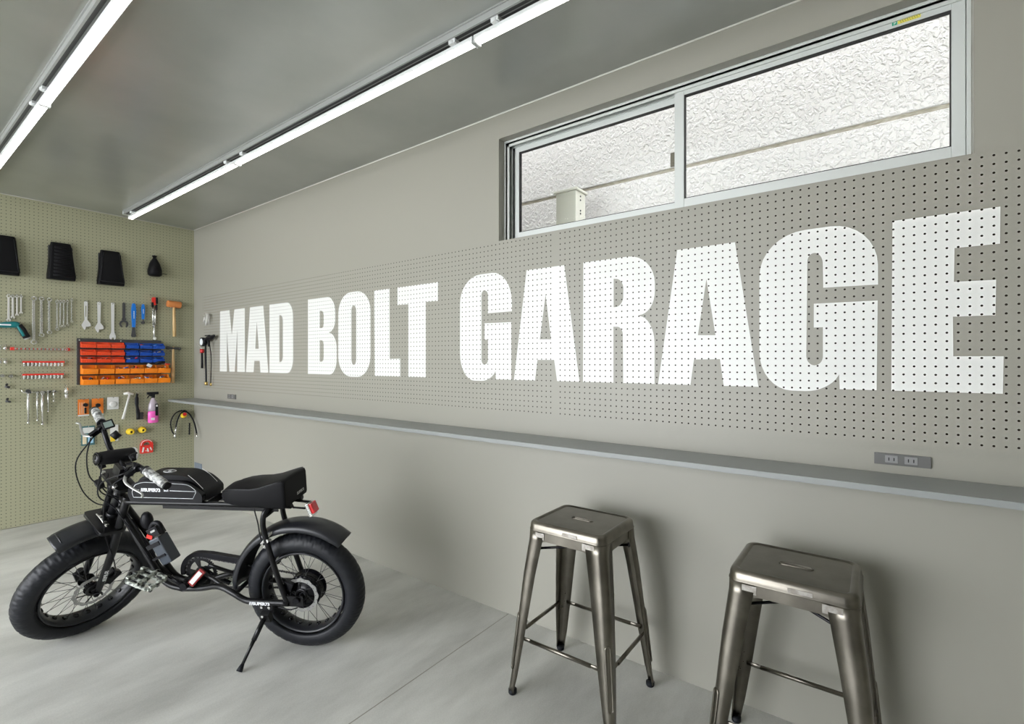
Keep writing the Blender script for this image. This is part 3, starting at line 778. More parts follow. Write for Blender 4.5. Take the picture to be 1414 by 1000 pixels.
def wheel(parent_name, mtx, front):
    # rim (the wheel part itself), hub-centred, axle along y
    r_, w_ = 0.2163, 0.0444
    b_ = MB()
    b_.lathe([(r_ + 0.004, w_), (r_ - 0.002, w_ + 0.001), (r_ - 0.006, w_ - 0.004), (r_ - 0.012, w_ - 0.014), (r_ - 0.016, 0), (r_ - 0.012, -w_ + 0.014), (r_ - 0.006, -w_ + 0.004), (r_ - 0.002, -w_ - 0.001), (r_ + 0.004, -w_), (r_ + 0.004, 0)], n=96)
    b_.m = 1
    for i in range(24):    # round dimples stamped into the rim bed
        a = 2 * PI * i / 24
        d = Vector((math.cos(a), 0, math.sin(a)))
        b_.cyl(d * (r_ - 0.0135), d * (r_ - 0.0215), 0.014, 12, r2=0.010)
    o = b_.build(parent_name, ['fender', 'gloss'], bike, mtx=mtx)
    b_ = MB()
    rr_ = RW - 0.0545
    prof = []
    for i in range(17):
        a = R_(-125 + 250 * i / 16)
        ro, hy = 0.0545 * math.cos(a), 0.0545 * math.sin(a)
        prof.append((rr_ + ro - (0.0015 if abs(a) < 0.25 else 0), hy))
    prof += [(rr_ - 0.02, 0.036), (rr_ - 0.02, -0.036)]
    n_ = 432; secs = []
    for i in range(n_):
        t_ = 2 * PI * i / n_; ring_ = []
        for r0, h in prof:
            if r0 > rr_ + 0.018 and abs(h) > 0.006:      # moulded chevron grooves
                ph = (i / 12.0 + abs(h) * 30.0) % 1.0
                if ph < 0.26: r0 -= 0.0045
            ring_.append(Vector((r0 * math.cos(t_), h, r0 * math.sin(t_))))
        secs.append(ring_)
    b_.loft(secs, closed=True)
    b_.build('tyre', 'tread', o)
    fl = 0.035 if front else 0.088
    hw = 0.036 if front else 0.030
    b_ = MB()
    for i in range(36):
        a = 2 * PI * i / 36; s_ = 1 if i % 2 else -1; tw = (0.22 if i % 4 < 2 else -0.22) * (1.6 if front else 1.0)
        p = Vector((math.cos(a + tw) * fl, s_ * hw, math.sin(a + tw) * fl)); q = Vector((math.cos(a) * (r_ - 0.015), s_ * 0.012, math.sin(a) * (r_ - 0.015)))
        b_.tube([p, q], 0.0013, 5)
    b_.build('spokes', 'dark_steel', o)
    b_ = MB()
    if front:
        b_.lathe([(0.0, 0.055), (0.018, 0.055), (0.018, 0.04), (0.037, 0.039), (0.037, 0.034), (0.02, 0.032), (0.018, -0.032), (0.037, -0.034), (0.037, -0.039), (0.018, -0.04), (0.018, -0.055), (0.0, -0.055)], n=32)
        b_.cyl((0, 0.1, 0), (0, -0.1, 0), 0.008, 12); b_.cyl((0, 0.1, 0), (0, 0.088, 0), 0.014, 8); b_.cyl((0, -0.1, 0), (0, -0.088, 0), 0.014, 8)
    else:
        b_.lathe([(0.0, 0.05), (0.05, 0.048), (0.075, 0.036), (0.092, 0.034), (0.092, 0.028), (0.084, 0.024), (0.084, -0.024), (0.092, -0.028), (0.092, -0.034), (0.075, -0.038), (0.06, -0.052), (0.0, -0.054)], n=48)
        for i in range(24):
            a = 2 * PI * i / 24; b_.cyl((0.087 * math.cos(a), 0.033, 0.087 * math.sin(a)), (0.087 * math.cos(a), 0.037, 0.087 * math.sin(a)), 0.006, 8)
        b_.cyl((0, 0.11, 0), (0, -0.11, 0), 0.009, 12); b_.cyl((0, 0.112, 0), (0, 0.095, 0), 0.017, 6); b_.cyl((0, -0.112, 0), (0, -0.095, 0), 0.017, 6)
    b_.build('hub' if front else 'hub_motor', 'gloss', o)
    b_ = MB(); rd = 0.090; loops = []
    outer = [((rd + 0.0025 * math.cos(12 * 2 * PI * i / 96)) * math.cos(2 * PI * i / 96), (rd + 0.0025 * math.cos(12 * 2 * PI * i / 96)) * math.sin(2 * PI * i / 96)) for i in range(96)]
    inner_ = [((rd - 0.018) * math.cos(2 * PI * i / 48), (rd - 0.018) * math.sin(2 * PI * i / 48)) for i in range(48)]
    holes = []
    for i in range(24):
        a = 2 * PI * i / 24; rc = rd - (0.007 if i % 2 else 0.0135)
        holes.append([(rc * math.cos(a) + 0.003 * math.cos(t), rc * math.sin(a) + 0.003 * math.sin(t)) for t in [2 * PI * j / 6 for j in range(6)]])
    b_.prism([outer, inner_] + holes, (0, 0.056, 0), (1, 0, 0), (0, 0, 1), (0, 0.002, 0))
    b_.build('brake_rotor', 'rotor', o)
    b_ = MB()
    for i in range(6):
        a = 2 * PI * i / 6; a2 = a + 0.45
        b_.tube([(0.03 * math.cos(a), 0.057, 0.03 * math.sin(a)), (0.074 * math.cos(a2), 0.057, 0.074 * math.sin(a2))], 0.004, 6, flat=(1, 0.3))
    b_.lathe([(0.02, 0.0555), (0.034, 0.0555), (0.034, 0.0585), (0.02, 0.0585)], n=24)
    b_.build('rotor_carrier', 'rotor_dark', o)
    return o
wheel('rear_wheel', Matrix.Translation((0, 0, RW)), False)
wheel('front_wheel', ST @ Matrix.Translation((WB, 0, RW)) @ Matrix.Rotation(0.3, 4, 'Y'), True)

# frame
b = MB()
for s_ in (1, -1):
    y = s_ * 0.055
    b.tube([(0.965, s_ * 0.025, 0.79), (0.90, y, 0.785), (0.40, y, 0.789), (0.02, y, 0.787)], 0.0125, 10)
    b.tube([(0.128, s_ * 0.062, 0.785), (0.145, s_ * 0.085, 0.76), (0.154, s_ * 0.088, 0.72), (0.150, s_ * 0.09, 0.66), (0.108, s_ * 0.092, 0.472), (0.060, s_ * 0.093, 0.305), (0.045, s_ * 0.093, 0.29)], 0.0135, 10, smoothpath=4)
    b.tube([(0.66, s_ * 0.035, 0.305), (0.55, s_ * 0.045, 0.318), (0.46, s_ * 0.06, 0.342), (0.395, s_ * 0.08, 0.345), (0.335, s_ * 0.092, 0.325), (0.275, s_ * 0.094, 0.294), (0.20, s_ * 0.095, 0.290), (0.045, s_ * 0.095, 0.290)], 0.0155, 10, smoothpath=5)
    b.tube([(0.995, s_ * 0.018, 0.742), (0.90, s_ * 0.03, 0.578), (0.80, s_ * 0.033, 0.39), (0.745, s_ * 0.034, 0.325), (0.66, s_ * 0.035, 0.303)], 0.0155, 10, smoothpath=5)
    b.box((0.012, s_ * 0.094, 0.302), (0.085, 0.008, 0.055)); b.box((0.40, y, 0.766), (0.62, 0.006, 0.018))
    b.tube([(0.56, s_ * 0.03, 0.405), (0.47, s_ * 0.045, 0.365), (0.40, s_ * 0.06, 0.335)], 0.010, 8, smoothpath=3)
hd0 = AP + AX * ((0.69 - AP.z) / AX.z); hd1 = AP + AX * ((0.872 - AP.z) / AX.z)
b.cyl(hd0, hd1, 0.026, 20); b.cyl(hd0 - AX * 0.006, hd0 + AX * 0.014, 0.031, 20); b.cyl(hd1 - AX * 0.014, hd1 + AX * 0.006, 0.031, 20)
b.tube([(0.975, 0, 0.80), (0.99, 0, 0.74), (1.01, 0, 0.70)], 0.02, 10)
b.tube([(0.96, 0, 0.66), (0.82, 0, 0.40), (0.76, 0, 0.345)], 0.014, 8)
b.cyl((0.622, 0.05, 0.345), (0.622, -0.05, 0.345), 0.029, 20)
b.box((0.62, 0, 0.315), (0.12, 0.06, 0.03))
b.tube([(0.33, 0.09, 0.33), (0.33, -0.09, 0.33)], 0.012, 8); b.tube([(0.15, 0.08, 0.74), (0.15, -0.08, 0.74)], 0.011, 8)
for x in (0.80, 0.62, 0.47, 0.3): b.box((x, 0, 0.782), (0.03, 0.12, 0.016))
fr = b.build('frame', 'paint', bike)
tm = frame((0.248, 0.1115, 0.283), (-1, 0, 0), (0, 0, 1))
text_mesh('frame_lettering', '///SUPER73', 0.021, tm, 'white_line', fr, bold=0.0009, xscale=1.15, spacing=0.98)

# battery tank
body = [(0.862, 0.800, .01, .01), (0.878, 0.855, .02, .02), (0.838, 0.897, .02, .02), (0.785, 0.915, .02, .02), (0.548, 0.909, .03, .03), (0.502, 0.876, .02, .02), (0.470, 0.842, .01, .01), (0.474, 0.802, .01, .01)]
b = MB(); b.prism([fillet(body, 4)], (0, -0.082, 0), (1, 0, 0), (0, 0, 1), (0, 0.164, 0))
tank = b.build('battery_case', 'gloss', bike, bevel=0.010, segs=3)
hump = [(0.872, 0.85, .02, .02), (0.815, 0.922, .03, .03), (0.775, 0.934, .02, .02), (0.575, 0.935, .04, .04), (0.515, 0.900, .02, .02), (0.470, 0.845, .015, .015), (0.470, 0.803), (0.80, 0.803)]
b = MB(); b.prism([fillet(hump, 5)], (0, -0.056, 0), (1, 0, 0), (0, 0, 1), (0, 0.112, 0))
b.build('top_shell', 'black', tank, bevel=0.016, segs=4)
b = MB()
panel = [(0.842, 0.824), (0.520, 0.824), (0.497, 0.864, .01, .01), (0.531, 0.893, .015, .015), (0.56, 0.899, .02, .02), (0.785, 0.905, .02, .02), (0.828, 0.889, .01, .01), (0.848, 0.85, .01, .01)]
lp = fillet(panel, 4)
b.tube([(p[0], 0.0822, p[1]) for p in lp], 0.0013, 5, closed=True)
b.tube([(0.832, 0.0822, 0.864), (0.806, 0.0822, 0.864)], 0.0012, 5); b.tube([(0.640, 0.0822, 0.863), (0.500, 0.0822, 0.862)], 0.0016, 5)
for y in (0.05, -0.05):
    b.tube([(0.56, y, 0.9345), (0.522, y * 1.05, 0.906), (0.484, y * 1.05, 0.866), (0.500, y * 1.1, 0.845)], 0.0013, 5)
e_ = []
for i in range(20):
    a = 2 * PI * i / 20; e_.append((0.70 + 0.032 * math.cos(a), 0.018 * math.sin(a), 0.9355))
b.tube(e_, 0.0022, 5, closed=True); b.tube([(0.722, -0.014, 0.9355), (0.678, 0.014, 0.9355)], 0.002, 5); b.tube([(0.70, -0.02, 0.9355), (0.70, 0.02, 0.9355)], 0.002, 5)
b.build('white_pinstripes', 'white_line', tank)
text_mesh('tank_lettering', '///SUPER73', 0.0235, frame((0.798, 0.0822, 0.8565), (-1, 0, 0), (0, 0, 1)), 'white_line', tank, bold=0.0010, xscale=1.0, spacing=0.98)
text_mesh('model_lettering', 'SG1', 0.015, frame((0.672, 0.0822, 0.8595), (-1, 0, 0), (0, 0, 1)), 'white_line', tank, bold=0.0006)

# seat
def seat_secs(spec, n=5):
    secs = []
    for x, w2, zb, zs, zc, r in spec:
        pts = []
        pts.append((x, -w2 + 0.006, zb)); pts.append((x, -w2, zb + 0.01)); pts.append((x, -w2 - 0.001, (zb + zs) / 2))
        for i in range(n): a = R_(180 - 18 * i); pts.append((x, -w2 + r + r * math.cos(a), zs - r + r * math.sin(a)))
        for i in range(1, 6):
            t = i / 6; y = (-w2 + r) + t * 2 * (w2 - r); pts.append((x, y, zs + (zc - zs) * math.sin(PI * t)))
        for i in range(n): a = R_(72 - 18 * i); pts.append((x, w2 - r + r * math.cos(a), zs - r + r * math.sin(a)))
        pts.append((x, w2 + 0.001, (zb + zs) / 2)); pts.append((x, w2, zb + 0.01)); pts.append((x, w2 - 0.006, zb))
        secs.append(pts)
    return secs
spec = [(0.385, 0.035, 0.822, 0.845, 0.850, 0.012), (0.378, 0.062, 0.812, 0.858, 0.866, 0.014), (0.355, 0.080, 0.805, 0.871, 0.882, 0.014), (0.31, 0.094, 0.801, 0.882, 0.893, 0.012), (0.26, 0.103, 0.799, 0.887, 0.897, 0.010), (0.20, 0.108, 0.798, 0.889, 0.898, 0.010),
        (0.15, 0.110, 0.797, 0.898, 0.906, 0.010), (0.10, 0.110, 0.795, 0.915, 0.922, 0.010), (0.06, 0.109, 0.793, 0.928, 0.934, 0.010), (0.035, 0.108, 0.793, 0.934, 0.939, 0.011), (0.024, 0.106, 0.795, 0.933, 0.938, 0.012), (0.018, 0.100, 0.800, 0.927, 0.931, 0.014)]
b = MB(); b.loft(seat_secs(spec)); seat = b.build('seat', 'leather', bike)
b = MB()
for s_ in (1, -1):
    b.tube([(x, s_ * (w2 - 0.0025), zs - 0.001) for x, w2, zb, zs, zc, r in spec[1:10]], 0.0022, 6)
b.build('seam_piping', 'fender', seat)
text_mesh('seat_badge', 'SUPER73', 0.020, frame((0.0170, -0.086, 0.823), (0, 1, 0), (0, 0, 1)) @ Matrix.Diagonal((-1, 1, -1, 1)) @ Matrix.Translation((-0.084, 0, 0)), 'rail_grey', seat, bold=0.0006, xscale=0.9)

# fenders
def fender(mtx, c, r, a0, a1, hw, name, lipend=0):
    b_ = MB(); secs = []
    n = 28
    for i in range(n + 1):
        a = R_(a0 + (a1 - a0) * i / n)
        d = Vector((math.cos(a), 0, math.sin(a)))
        fade = 1.0 if min(i, n - i) > 1 else 0.93
        pts = []
        cross = [(-1, -0.030), (-0.97, -0.012), (-0.82, -0.001), (-0.45, 0.006), (0, 0.0085), (0.45, 0.006), (0.82, -0.001), (0.97, -0.012), (1, -0.030)]
        for u, h in cross: pts.append(Vector(c) + d * (r + h) + Vector((0, u * hw * fade, 0)))
        for u, h in cross[::-1]: pts.append(Vector(c) + d * (r + h - 0.0035) + Vector((0, u * (hw - 0.003) * fade, 0)))
        secs.append(pts)
    b_.loft(secs)
    return b_.build(name, 'fender', bike, mtx=mtx)
rf = fender(None, (0, 0, RW), 0.374, 0, 129, 0.070, 'rear_fender')
b = MB()
b.tube([(0.17, 0.092, 0.60), (0.14, 0.085, 0.635), (0.12, 0.055, 0.655)], 0.006, 6); b.cyl((0.135, 0.085, 0.62), (0.135, 0.102, 0.62), 0.009, 10)
b.tube([(0.155, 0.092, 0.58), (0.13, 0.078, 0.62)], 0.008, 6)
b.build('fender_bracket', 'satin', rf)
ff = fender(ST, (WB, 0, RW), 0.395, 79, 120, 0.066, 'front_fender')
b = MB()
b.tube([(WB + 0.395 * math.cos(R_(84)) * 1.018, y, RW + 0.395 * math.sin(R_(84)) * 1.018 + 0.004 - abs(y) * 0.25) for y in (-0.04, -0.03, -0.015, 0, 0.015, 0.03, 0.04)], 0.004, 6)
b.build('fender_scoop', 'fender', ff)
b = MB()
for p_, q_ in (((1.085, 0.062, 0.70), (1.10, -0.062, 0.70)),):
    b.tube([(1.095, 0.066, 0.676), (1.10, 0.05, 0.706), (1.10, 0, 0.714), (1.10, -0.05, 0.706), (1.095, -0.066, 0.676)], 0.003, 6)
b.build('fender_edge_trim', 'satin', ff)

# fork
b = MB()
for s_ in (1, -1):
    b.tube([(WB - 0.012, s_ * 0.082, RW), (WB - 0.035, s_ * 0.082, RW + 0.05), (1.115, s_ * 0.084, 0.53), (1.03, s_ * 0.082, 0.735), (0.985, s_ * 0.08, 0.845)], [0.014, 0.017, 0.019, 0.019, 0.019], 12)
    b.box((WB - 0.006, s_ * 0.082, RW + 0.004), (0.035, 0.008, 0.05))
def axz(z): return AP + AX * ((z - AP.z) / AX.z)
for z in (0.668, 0.895):
    c = axz(z)
    off = 0.055 if z < 0.8 else 0.035
    b.prism([fillet([(-0.03, -0.11, .02, .02), (0.035 + off, -0.105, .02, .02), (0.035 + off, 0.105, .02, .02), (-0.03, 0.11, .02, .02)], 4)], c - AX * 0.009, Vector((math.sin(HA), 0, math.cos(HA))), (0, 1, 0), AX * 0.018)
b.cyl(axz(0.66), axz(0.99), 0.018, 16)
b.box(axz(0.955) + Vector((0.012, 0, 0)), (0.07, 0.07, 0.05), Matrix.Rotation(-(PI / 2 - HA), 3, 'Y'))
fork = b.build('fork', 'paint', bike, mtx=ST, bevel=0.002)
b = MB()
for y in (0.04, -0.04, 0.015, -0.015):
    b.cyl((1.085, y, 0.685), (1.098, y, 0.69), 0.008, 8)
for s_ in (1, -1): b.cyl(axz(0.895) + Vector((0.06, s_ * 0.07, 0.03)), axz(0.895) + Vector((0.055, s_ * 0.07, 0.045)), 0.011, 10)
b.build('fork_bolts', 'chrome', fork)
text_mesh('fork_lettering', 'SUPER', 0.024, frame((1.153, 0.1025, 0.44), Vector((0.38, 0, -0.925)), Vector((0.925, 0, 0.38))), 'white_line', fork, bold=0.0008)
b = MB(); b.box((WB - 0.085, 0.066, RW + 0.045), (0.075, 0.035, 0.055), Matrix.Rotation(0.5, 3, 'Y')); b.cyl((WB - 0.09, 0.05, RW + 0.05), (WB - 0.09, 0.095, RW + 0.05), 0.018, 12)
b.build('brake_caliper', 'gloss', fork, bevel=0.004)
b = MB(); b.cyl((WB, -0.086, RW), (WB, -0.125, RW), 0.02, 12); b.box((WB + 0.01, -0.1, RW - 0.01), (0.05, 0.03, 0.05)); b.build('axle_cap', 'gloss', fork, bevel=0.004)
# handlebar
b = MB()
hb = [(0.905, -0.40, 1.094), (0.915, -0.33, 1.098), (0.932, -0.23, 1.104), (0.945, -0.17, 1.100), (0.955, -0.12, 1.06), (0.955, -0.08, 1.00), (0.952, -0.045, 0.978), (0.950, 0, 0.975), (0.952, 0.045, 0.978), (0.955, 0.08, 1.00), (0.955, 0.12, 1.06), (0.945, 0.17, 1.100), (0.932, 0.23, 1.104), (0.915, 0.33, 1.098), (0.905, 0.40, 1.094)]
b.tube(hb, 0.0125, 12, smoothpath=4)
b.tube([(0.953, -0.085, 1.012), (0.953, 0.085, 1.012)], 0.009, 10)
bar = b.build('handlebar', 'gloss', bike, mtx=ST)
for s_ in (1, -1):
    p0, p1 = Vector((0.926, s_ * 0.255, 1.1035)), Vector((0.905, s_ * 0.40, 1.094))
    b = MB(); k = 10
    pts = [p0.lerp(p1, i / k) for i in range(k + 1)]
    b.tube(pts, [0.021, 0.019, 0.0215, 0.019, 0.0215, 0.019, 0.0215, 0.019, 0.0215, 0.02, 0.018], 14)
    g_ = b.build('grip', 'camo', bar)
    b = MB(); b.cyl(p1, p1 + (p1 - p0).normalized() * 0.010, 0.0195, 14); b.cyl(p0 - (p1 - p0).normalized() * 0.012, p0, 0.022, 14); b.build('grip_collar', 'black', g_)
    b = MB()
    q = Vector((0.945, s_ * 0.205, 1.103))
    b.cyl(q - Vector((0, 0.014, 0)), q + Vector((0, 0.014, 0)), 0.019, 12)
    b.box(q + Vector((0.03, 0, -0.012)), (0.05, 0.022, 0.024), Matrix.Rotation(0.4, 3, 'Y'))
    lv = b.build('brake_lever_mount', 'gloss', bar, bevel=0.002)
    b = MB(); b.tube([q + Vector((0.045, -s_ * 0.01, -0.02)), q + Vector((0.068, s_ * 0.03, -0.026)), q + Vector((0.062, s_ * 0.09, -0.03)), q + Vector((0.048, s_ * 0.15, -0.032)), q + Vector((0.056, s_ * 0.175, -0.034))], [0.0065, 0.005, 0.0045, 0.004, 0.0045], 8, smoothpath=4, flat=(0.8, 1.2))
    b.build('brake_lever', 'rotor', lv)
q = Vector((0.918, -0.185, 1.128))
dn = (((bm_ @ ST).inverted() @ Vector((0.3, 0, 2.0))) - q).normalized()
dq = dn.to_track_quat('Z', 'Y').to_matrix()
b = MB(); b.box(q, (0.050, 0.046, 0.018), dq)
dp = b.build('display', 'black', bar, bevel=0.004)
b = MB(); b.box(q + dn * 0.0095, (0.036, 0.030, 0.001), dq); b.build('lcd_screen', 'lcd', dp)
b = MB(); b.cyl((0.93, -0.115, 1.09), (0.90, -0.115, 1.105), 0.02, 14); b.build('bell', 'black', bar)
b = MB(); b.box((0.935, 0.135, 1.115), (0.02, 0.035, 0.02)); b.cyl((0.93, 0.15, 1.12), (0.93, 0.15, 1.145), 0.006, 8); b.box((0.93, 0.15, 1.147), (0.03, 0.012, 0.006)); b.build('throttle_switch', 'black', bar, bevel=0.002)
# headlight
b = MB()
hc0, hc1 = Vector((1.065, 0, 1.048)), Vector((0.905, 0, 1.056))
b.lathe([(0, 0.0), (0.030, 0.0), (0.036, 0.012), (0.036, 0.10), (0.033, 0.145), (0.026, 0.158), (0, 0.160)], c=(0.885, 0, 1.052), axis='x', n=28)
HT = ST @ Matrix.Translation((0.955, 0, 1.055)) @ Matrix.Rotation(-0.36, 4, 'Y') @ Matrix.Translation((-0.955, 0, -1.055))
hl = b.build('headlight', 'black', bike, mtx=HT)
b = MB(); b.lathe([(0.028, 0.156), (0.033, 0.156), (0.033, 0.164), (0.028, 0.164)], c=(0.885, 0, 1.052), axis='x', n=28); b.lathe([(0, 0.158), (0.028, 0.158), (0.02, 0.166), (0, 0.168)], c=(0.885, 0, 1.052), axis='x', n=24)
b.build('headlight_lens', 'gloss', hl)
b = MB(); b.lathe([(0.030, -0.004), (0.035, -0.004), (0.035, 0.004), (0.030, 0.004)], c=(0.885, 0, 1.052), axis='x', n=28)
for i in range(5):
    a = 2 * PI * i / 5; b.tube([(0.899, 0, 1.052), (0.899, 0.031 * math.cos(a), 1.052 + 0.031 * math.sin(a))], 0.0025, 5)
b.build('headlight_heat_sink', 'silver', hl)
b = MB(); b.tube([(0.955, 0.045, 1.0), (0.96, 0.045, 1.03), (0.96, 0.03, 1.05)], 0.007, 8); b.tube([(0.955, -0.045, 1.0), (0.96, -0.045, 1.03), (0.96, -0.03, 1.05)], 0.007, 8); b.build('headlight_bracket', 'black', bike, mtx=ST)
# cables, in the steered frame at the bar end, sagging to the frame
b = MB()
loops_ = [[(1.00, -0.19, 1.08), (1.05, -0.13, 1.02), (1.07, -0.09, 0.92), (1.03, -0.06, 0.84), (0.97, -0.03, 0.80)],
          [(0.99, -0.20, 1.07), (1.09, -0.17, 0.98), (1.11, -0.13, 0.84), (1.08, -0.09, 0.74), (1.02, -0.04, 0.72)],
          [(0.99, 0.19, 1.07), (1.05, 0.14, 1.00), (1.09, 0.10, 0.86), (1.12, 0.095, 0.68), (1.12, 0.10, 0.50), (1.13, 0.10, 0.40), (1.145, 0.085, 0.365)],
          [(0.99, 0.18, 1.08), (1.06, 0.08, 1.00), (1.07, 0.02, 0.90), (1.03, 0.01, 0.82), (0.98, 0.02, 0.78)],
          [(0.94, -0.12, 1.06), (1.02, -0.06, 0.98), (1.05, -0.01, 0.88), (1.0, 0.03, 0.80)]]
for l in loops_: b.tube(l, 0.0032, 6, smoothpath=6)
b.build('cables', 'black', bike, mtx=ST)
b = MB()
for y, o_ in ((0.03, 0), (0.012, 0.01)): b.tube([(1.02, y * 2.6, 0.93), (1.00, y * 3.2 + 0.02, 0.84), (0.975, y * 2.2, 0.76), (0.90, y * 1.8, 0.62), (0.82, y * 1.6, 0.47)], 0.003, 6, smoothpath=6)
b.tube([(0.225, 0.05, 0.79), (0.212, 0.06, 0.755), (0.19, 0.075, 0.70), (0.175, 0.086, 0.63), (0.15, 0.088, 0.58)], 0.0035, 6, smoothpath=5)
b.tube([(0.0, 0.10, 0.27), (0.04, 0.105, 0.262), (0.10, 0.1, 0.27)], 0.0035, 6, smoothpath=4)
b.build('frame_cables', 'black', bike)
b = MB(); b.box((1.0, -0.15, 0.93), (0.03, 0.03, 0.05)); b.box((1.055, -0.03, 0.905), (0.03, 0.05, 0.03)); b.build('cable_clamp', 'black', bike, mtx=ST, bevel=0.003)

# crank, chain ring, guard, chain, pedals
BB = Vector((0.622, 0, 0.345))
b = MB(); n = 44; outer = []
for i in range(n):
    a = 2 * PI * i / n; da = 2 * PI / n
    for f, r in ((0, 0.084), (0.3, 0.0905), (0.6, 0.0905), (0.9, 0.084)): outer.append((r * math.cos(a + f * da), r * math.sin(a + f * da)))
holes = []
for i in range(5):
    a0 = 2 * PI * i / 5 + 0.25; h = []
    for t in range(9): a = a0 + 0.8 * t / 8; h.append((0.068 * math.cos(a), 0.068 * math.sin(a)))
    for t in range(9): a = a0 + 0.8 * (1 - t / 8); h.append((0.034 * math.cos(a), 0.034 * math.sin(a)))
    holes.append(h)
b.prism([outer] + holes, BB + Vector((0, -0.052, 0)), (1, 0, 0), (0, 0, 1), (0, -0.004, 0))
cs = b.build('crankset', 'paint', bike)
CD = Vector((0.86, 0, 0.51)).normalized()
for s_ in (1, -1):
    e0 = BB + Vector((0, s_ * 0.075, -0.0 if s_ < 0 else 0)); e1 = e0 + CD * s_ * 0.155 + Vector((0, s_ * 0.012, 0))
    b = MB(); b.tube([e0, e0 + CD * s_ * 0.05, e1], [0.016, 0.012, 0.013], 12, flat=(1.1, 0.7)); b.cyl(e0 - Vector((0, 0.011, 0)), e0 + Vector((0, 0.011, 0)), 0.02, 14); b.cyl(BB + Vector((0, s_ * 0.04, 0)), e0, 0.014, 12); b.cyl(e1, e1 + Vector((0, s_ * 0.02, 0)), 0.008, 8)
    arm = b.build('crank_arm', 'gloss', cs)
    b = MB(); c = e1 + Vector((0, s_ * 0.065, 0)); tilt = Matrix.Rotation(-0.35 if s_ > 0 else 0.3, 3, 'Y') @ Matrix.Diagonal((1.25, 1.25, 1.25))
    def pb_(x, y, z): return c + tilt @ Vector((x, y, z))
    for sx in (1, -1):
        b.tube([pb_(sx * 0.045, -0.048, 0), pb_(sx * 0.05, -0.02, 0), pb_(sx * 0.05, 0.02, 0), pb_(sx * 0.045, 0.048, 0)], 0.009, 8)
        b.tube([pb_(-0.045, sx * 0.046, 0), pb_(0.045, sx * 0.046, 0)], 0.009, 8)
        for k in range(3): b.box(pb_(sx * 0.05, -0.035 + k * 0.035, 0), (0.012, 0.012, 0.026), tilt)
    for k in range(2): b.tube([pb_(-0.045, -0.018 + k * 0.036, 0), pb_(0.045, -0.018 + k * 0.036, 0)], 0.008, 8)
    b.tube([pb_(0, -0.06, 0), pb_(0, 0.05, 0)], 0.012, 10)
    b.build('pedal', 'camo_dark', arm, bevel=0.002)
b = MB(); tl = Matrix.Rotation(R_(-43), 3, 'Y'); b.box((0.545, 0.078, 0.398), (0.036, 0.012, 0.112), tl); rfx = b.build('frame_reflector', 'red_dark', bike, bevel=0.004)
b = MB(); b.box((0.545, 0.085, 0.400), (0.022, 0.004, 0.088), tl); b.build('reflector_plate', 'silver', rfx)
b = MB(); arc = []
for i in range(17): a = R_(190 - 0 - i * (190 - 82) / 16); arc.append(a)
co = []; ci = []
for i in range(15):
    a = R_(-8 + 98 * i / 14); co.append((BB.x + 0.118 * math.cos(a), BB.z + 0.118 * math.sin(a))); ci.append((BB.x + 0.094 * math.cos(a), BB.z + 0.094 * math.sin(a)))
co += [(0.56, BB.z + 0.116), (0.385, 0.437)]; ci += [(0.56, BB.z + 0.086), (0.385, 0.405)]
b.prism([co + ci[::-1]], (0, -0.045, 0), (1, 0, 0), (0, 0, 1), (0, -0.028, 0)); b.build('chain_guard', 'black', bike, bevel=0.004)
b = MB()
def chainpath():
    p = []; r1, r2 = 0.088, 0.034; c2 = Vector((0, 0, RW))
    for i in range(13): a = R_(90 - 180 * i / 12 + 0); p.append(Vector((BB.x + r1 * math.cos(a), -0.054, BB.z + r1 * math.sin(a))))
    p.append(Vector((0.42, -0.054, 0.268))); p.append(Vector((0.2, -0.054, 0.275)))
    for i in range(7): a = R_(270 - 180 * i / 6); p.append(Vector((r2 * math.cos(a), -0.054, RW + r2 * math.sin(a))))
    p.append(Vector((0.3, -0.054, 0.39)))
    return p
P_ = chainpath(); P_.append(P_[0])
dist = 0
for a, c in zip(P_, P_[1:]):
    Ld = (c - a).length; n = max(1, int(Ld / 0.0127)); d = (c - a).normalized()
    ang = math.atan2(-d.z, d.x)
    for k in range(n):
        b.box(a + d * (k + 0.5) * Ld / n, (0.0105, 0.006 if k % 2 else 0.009, 0.008), Matrix.Rotation(ang, 3, 'Y'))
b.build('chain', 'dark_steel', bike)
b = MB(); b.cyl((0.0, -0.058, RW), (0.0, -0.075, RW), 0.05, 24, r2=0.03); b.tube([(0.03, -0.08, 0.25), (0.02, -0.08, 0.20)], 0.012, 8); b.tube([(0.345, -0.05, 0.33), (0.33, -0.056, 0.29)], 0.012, 8); b.build('freewheel_cluster', 'dark_steel', bike)
b = MB(); b.box((0.06, 0.066, 0.36), (0.05, 0.03, 0.06), Matrix.Rotation(-0.4, 3, 'Y')); b.build('rear_brake_caliper', 'gloss', bike, bevel=0.004)
# controller box and lock on the down tube
dr = Matrix.Rotation(R_(31), 3, 'Y')
b = MB(); b.box((0.752, 0.025, 0.520), (0.062, 0.066, 0.15), Matrix.Rotation(R_(26), 3, 'Y')); bx = b.build('controller_box', 'box_grey', bike, bevel=0.006)
b = MB(); b.box((0.785, 0.028, 0.552), (0.080, 0.07, 0.022), Matrix.Rotation(R_(26), 3, 'Y')); b.box((0.758, 0.028, 0.49), (0.080, 0.071, 0.012), Matrix.Rotation(R_(26), 3, 'Y')); b.build('strap', 'black', bx)
b = MB(); b.tube([(0.822, 0.03, 0.60), (0.805, 0.03, 0.65), (0.785, 0.03, 0.664), (0.765, 0.03, 0.655), (0.752, 0.03, 0.605)], 0.013, 10, smoothpath=3); b.box((0.782, 0.035, 0.622), (0.062, 0.045, 0.05), Matrix.Rotation(R_(26), 3, 'Y')); lk = b.build('frame_lock', 'black', bike, bevel=0.003)
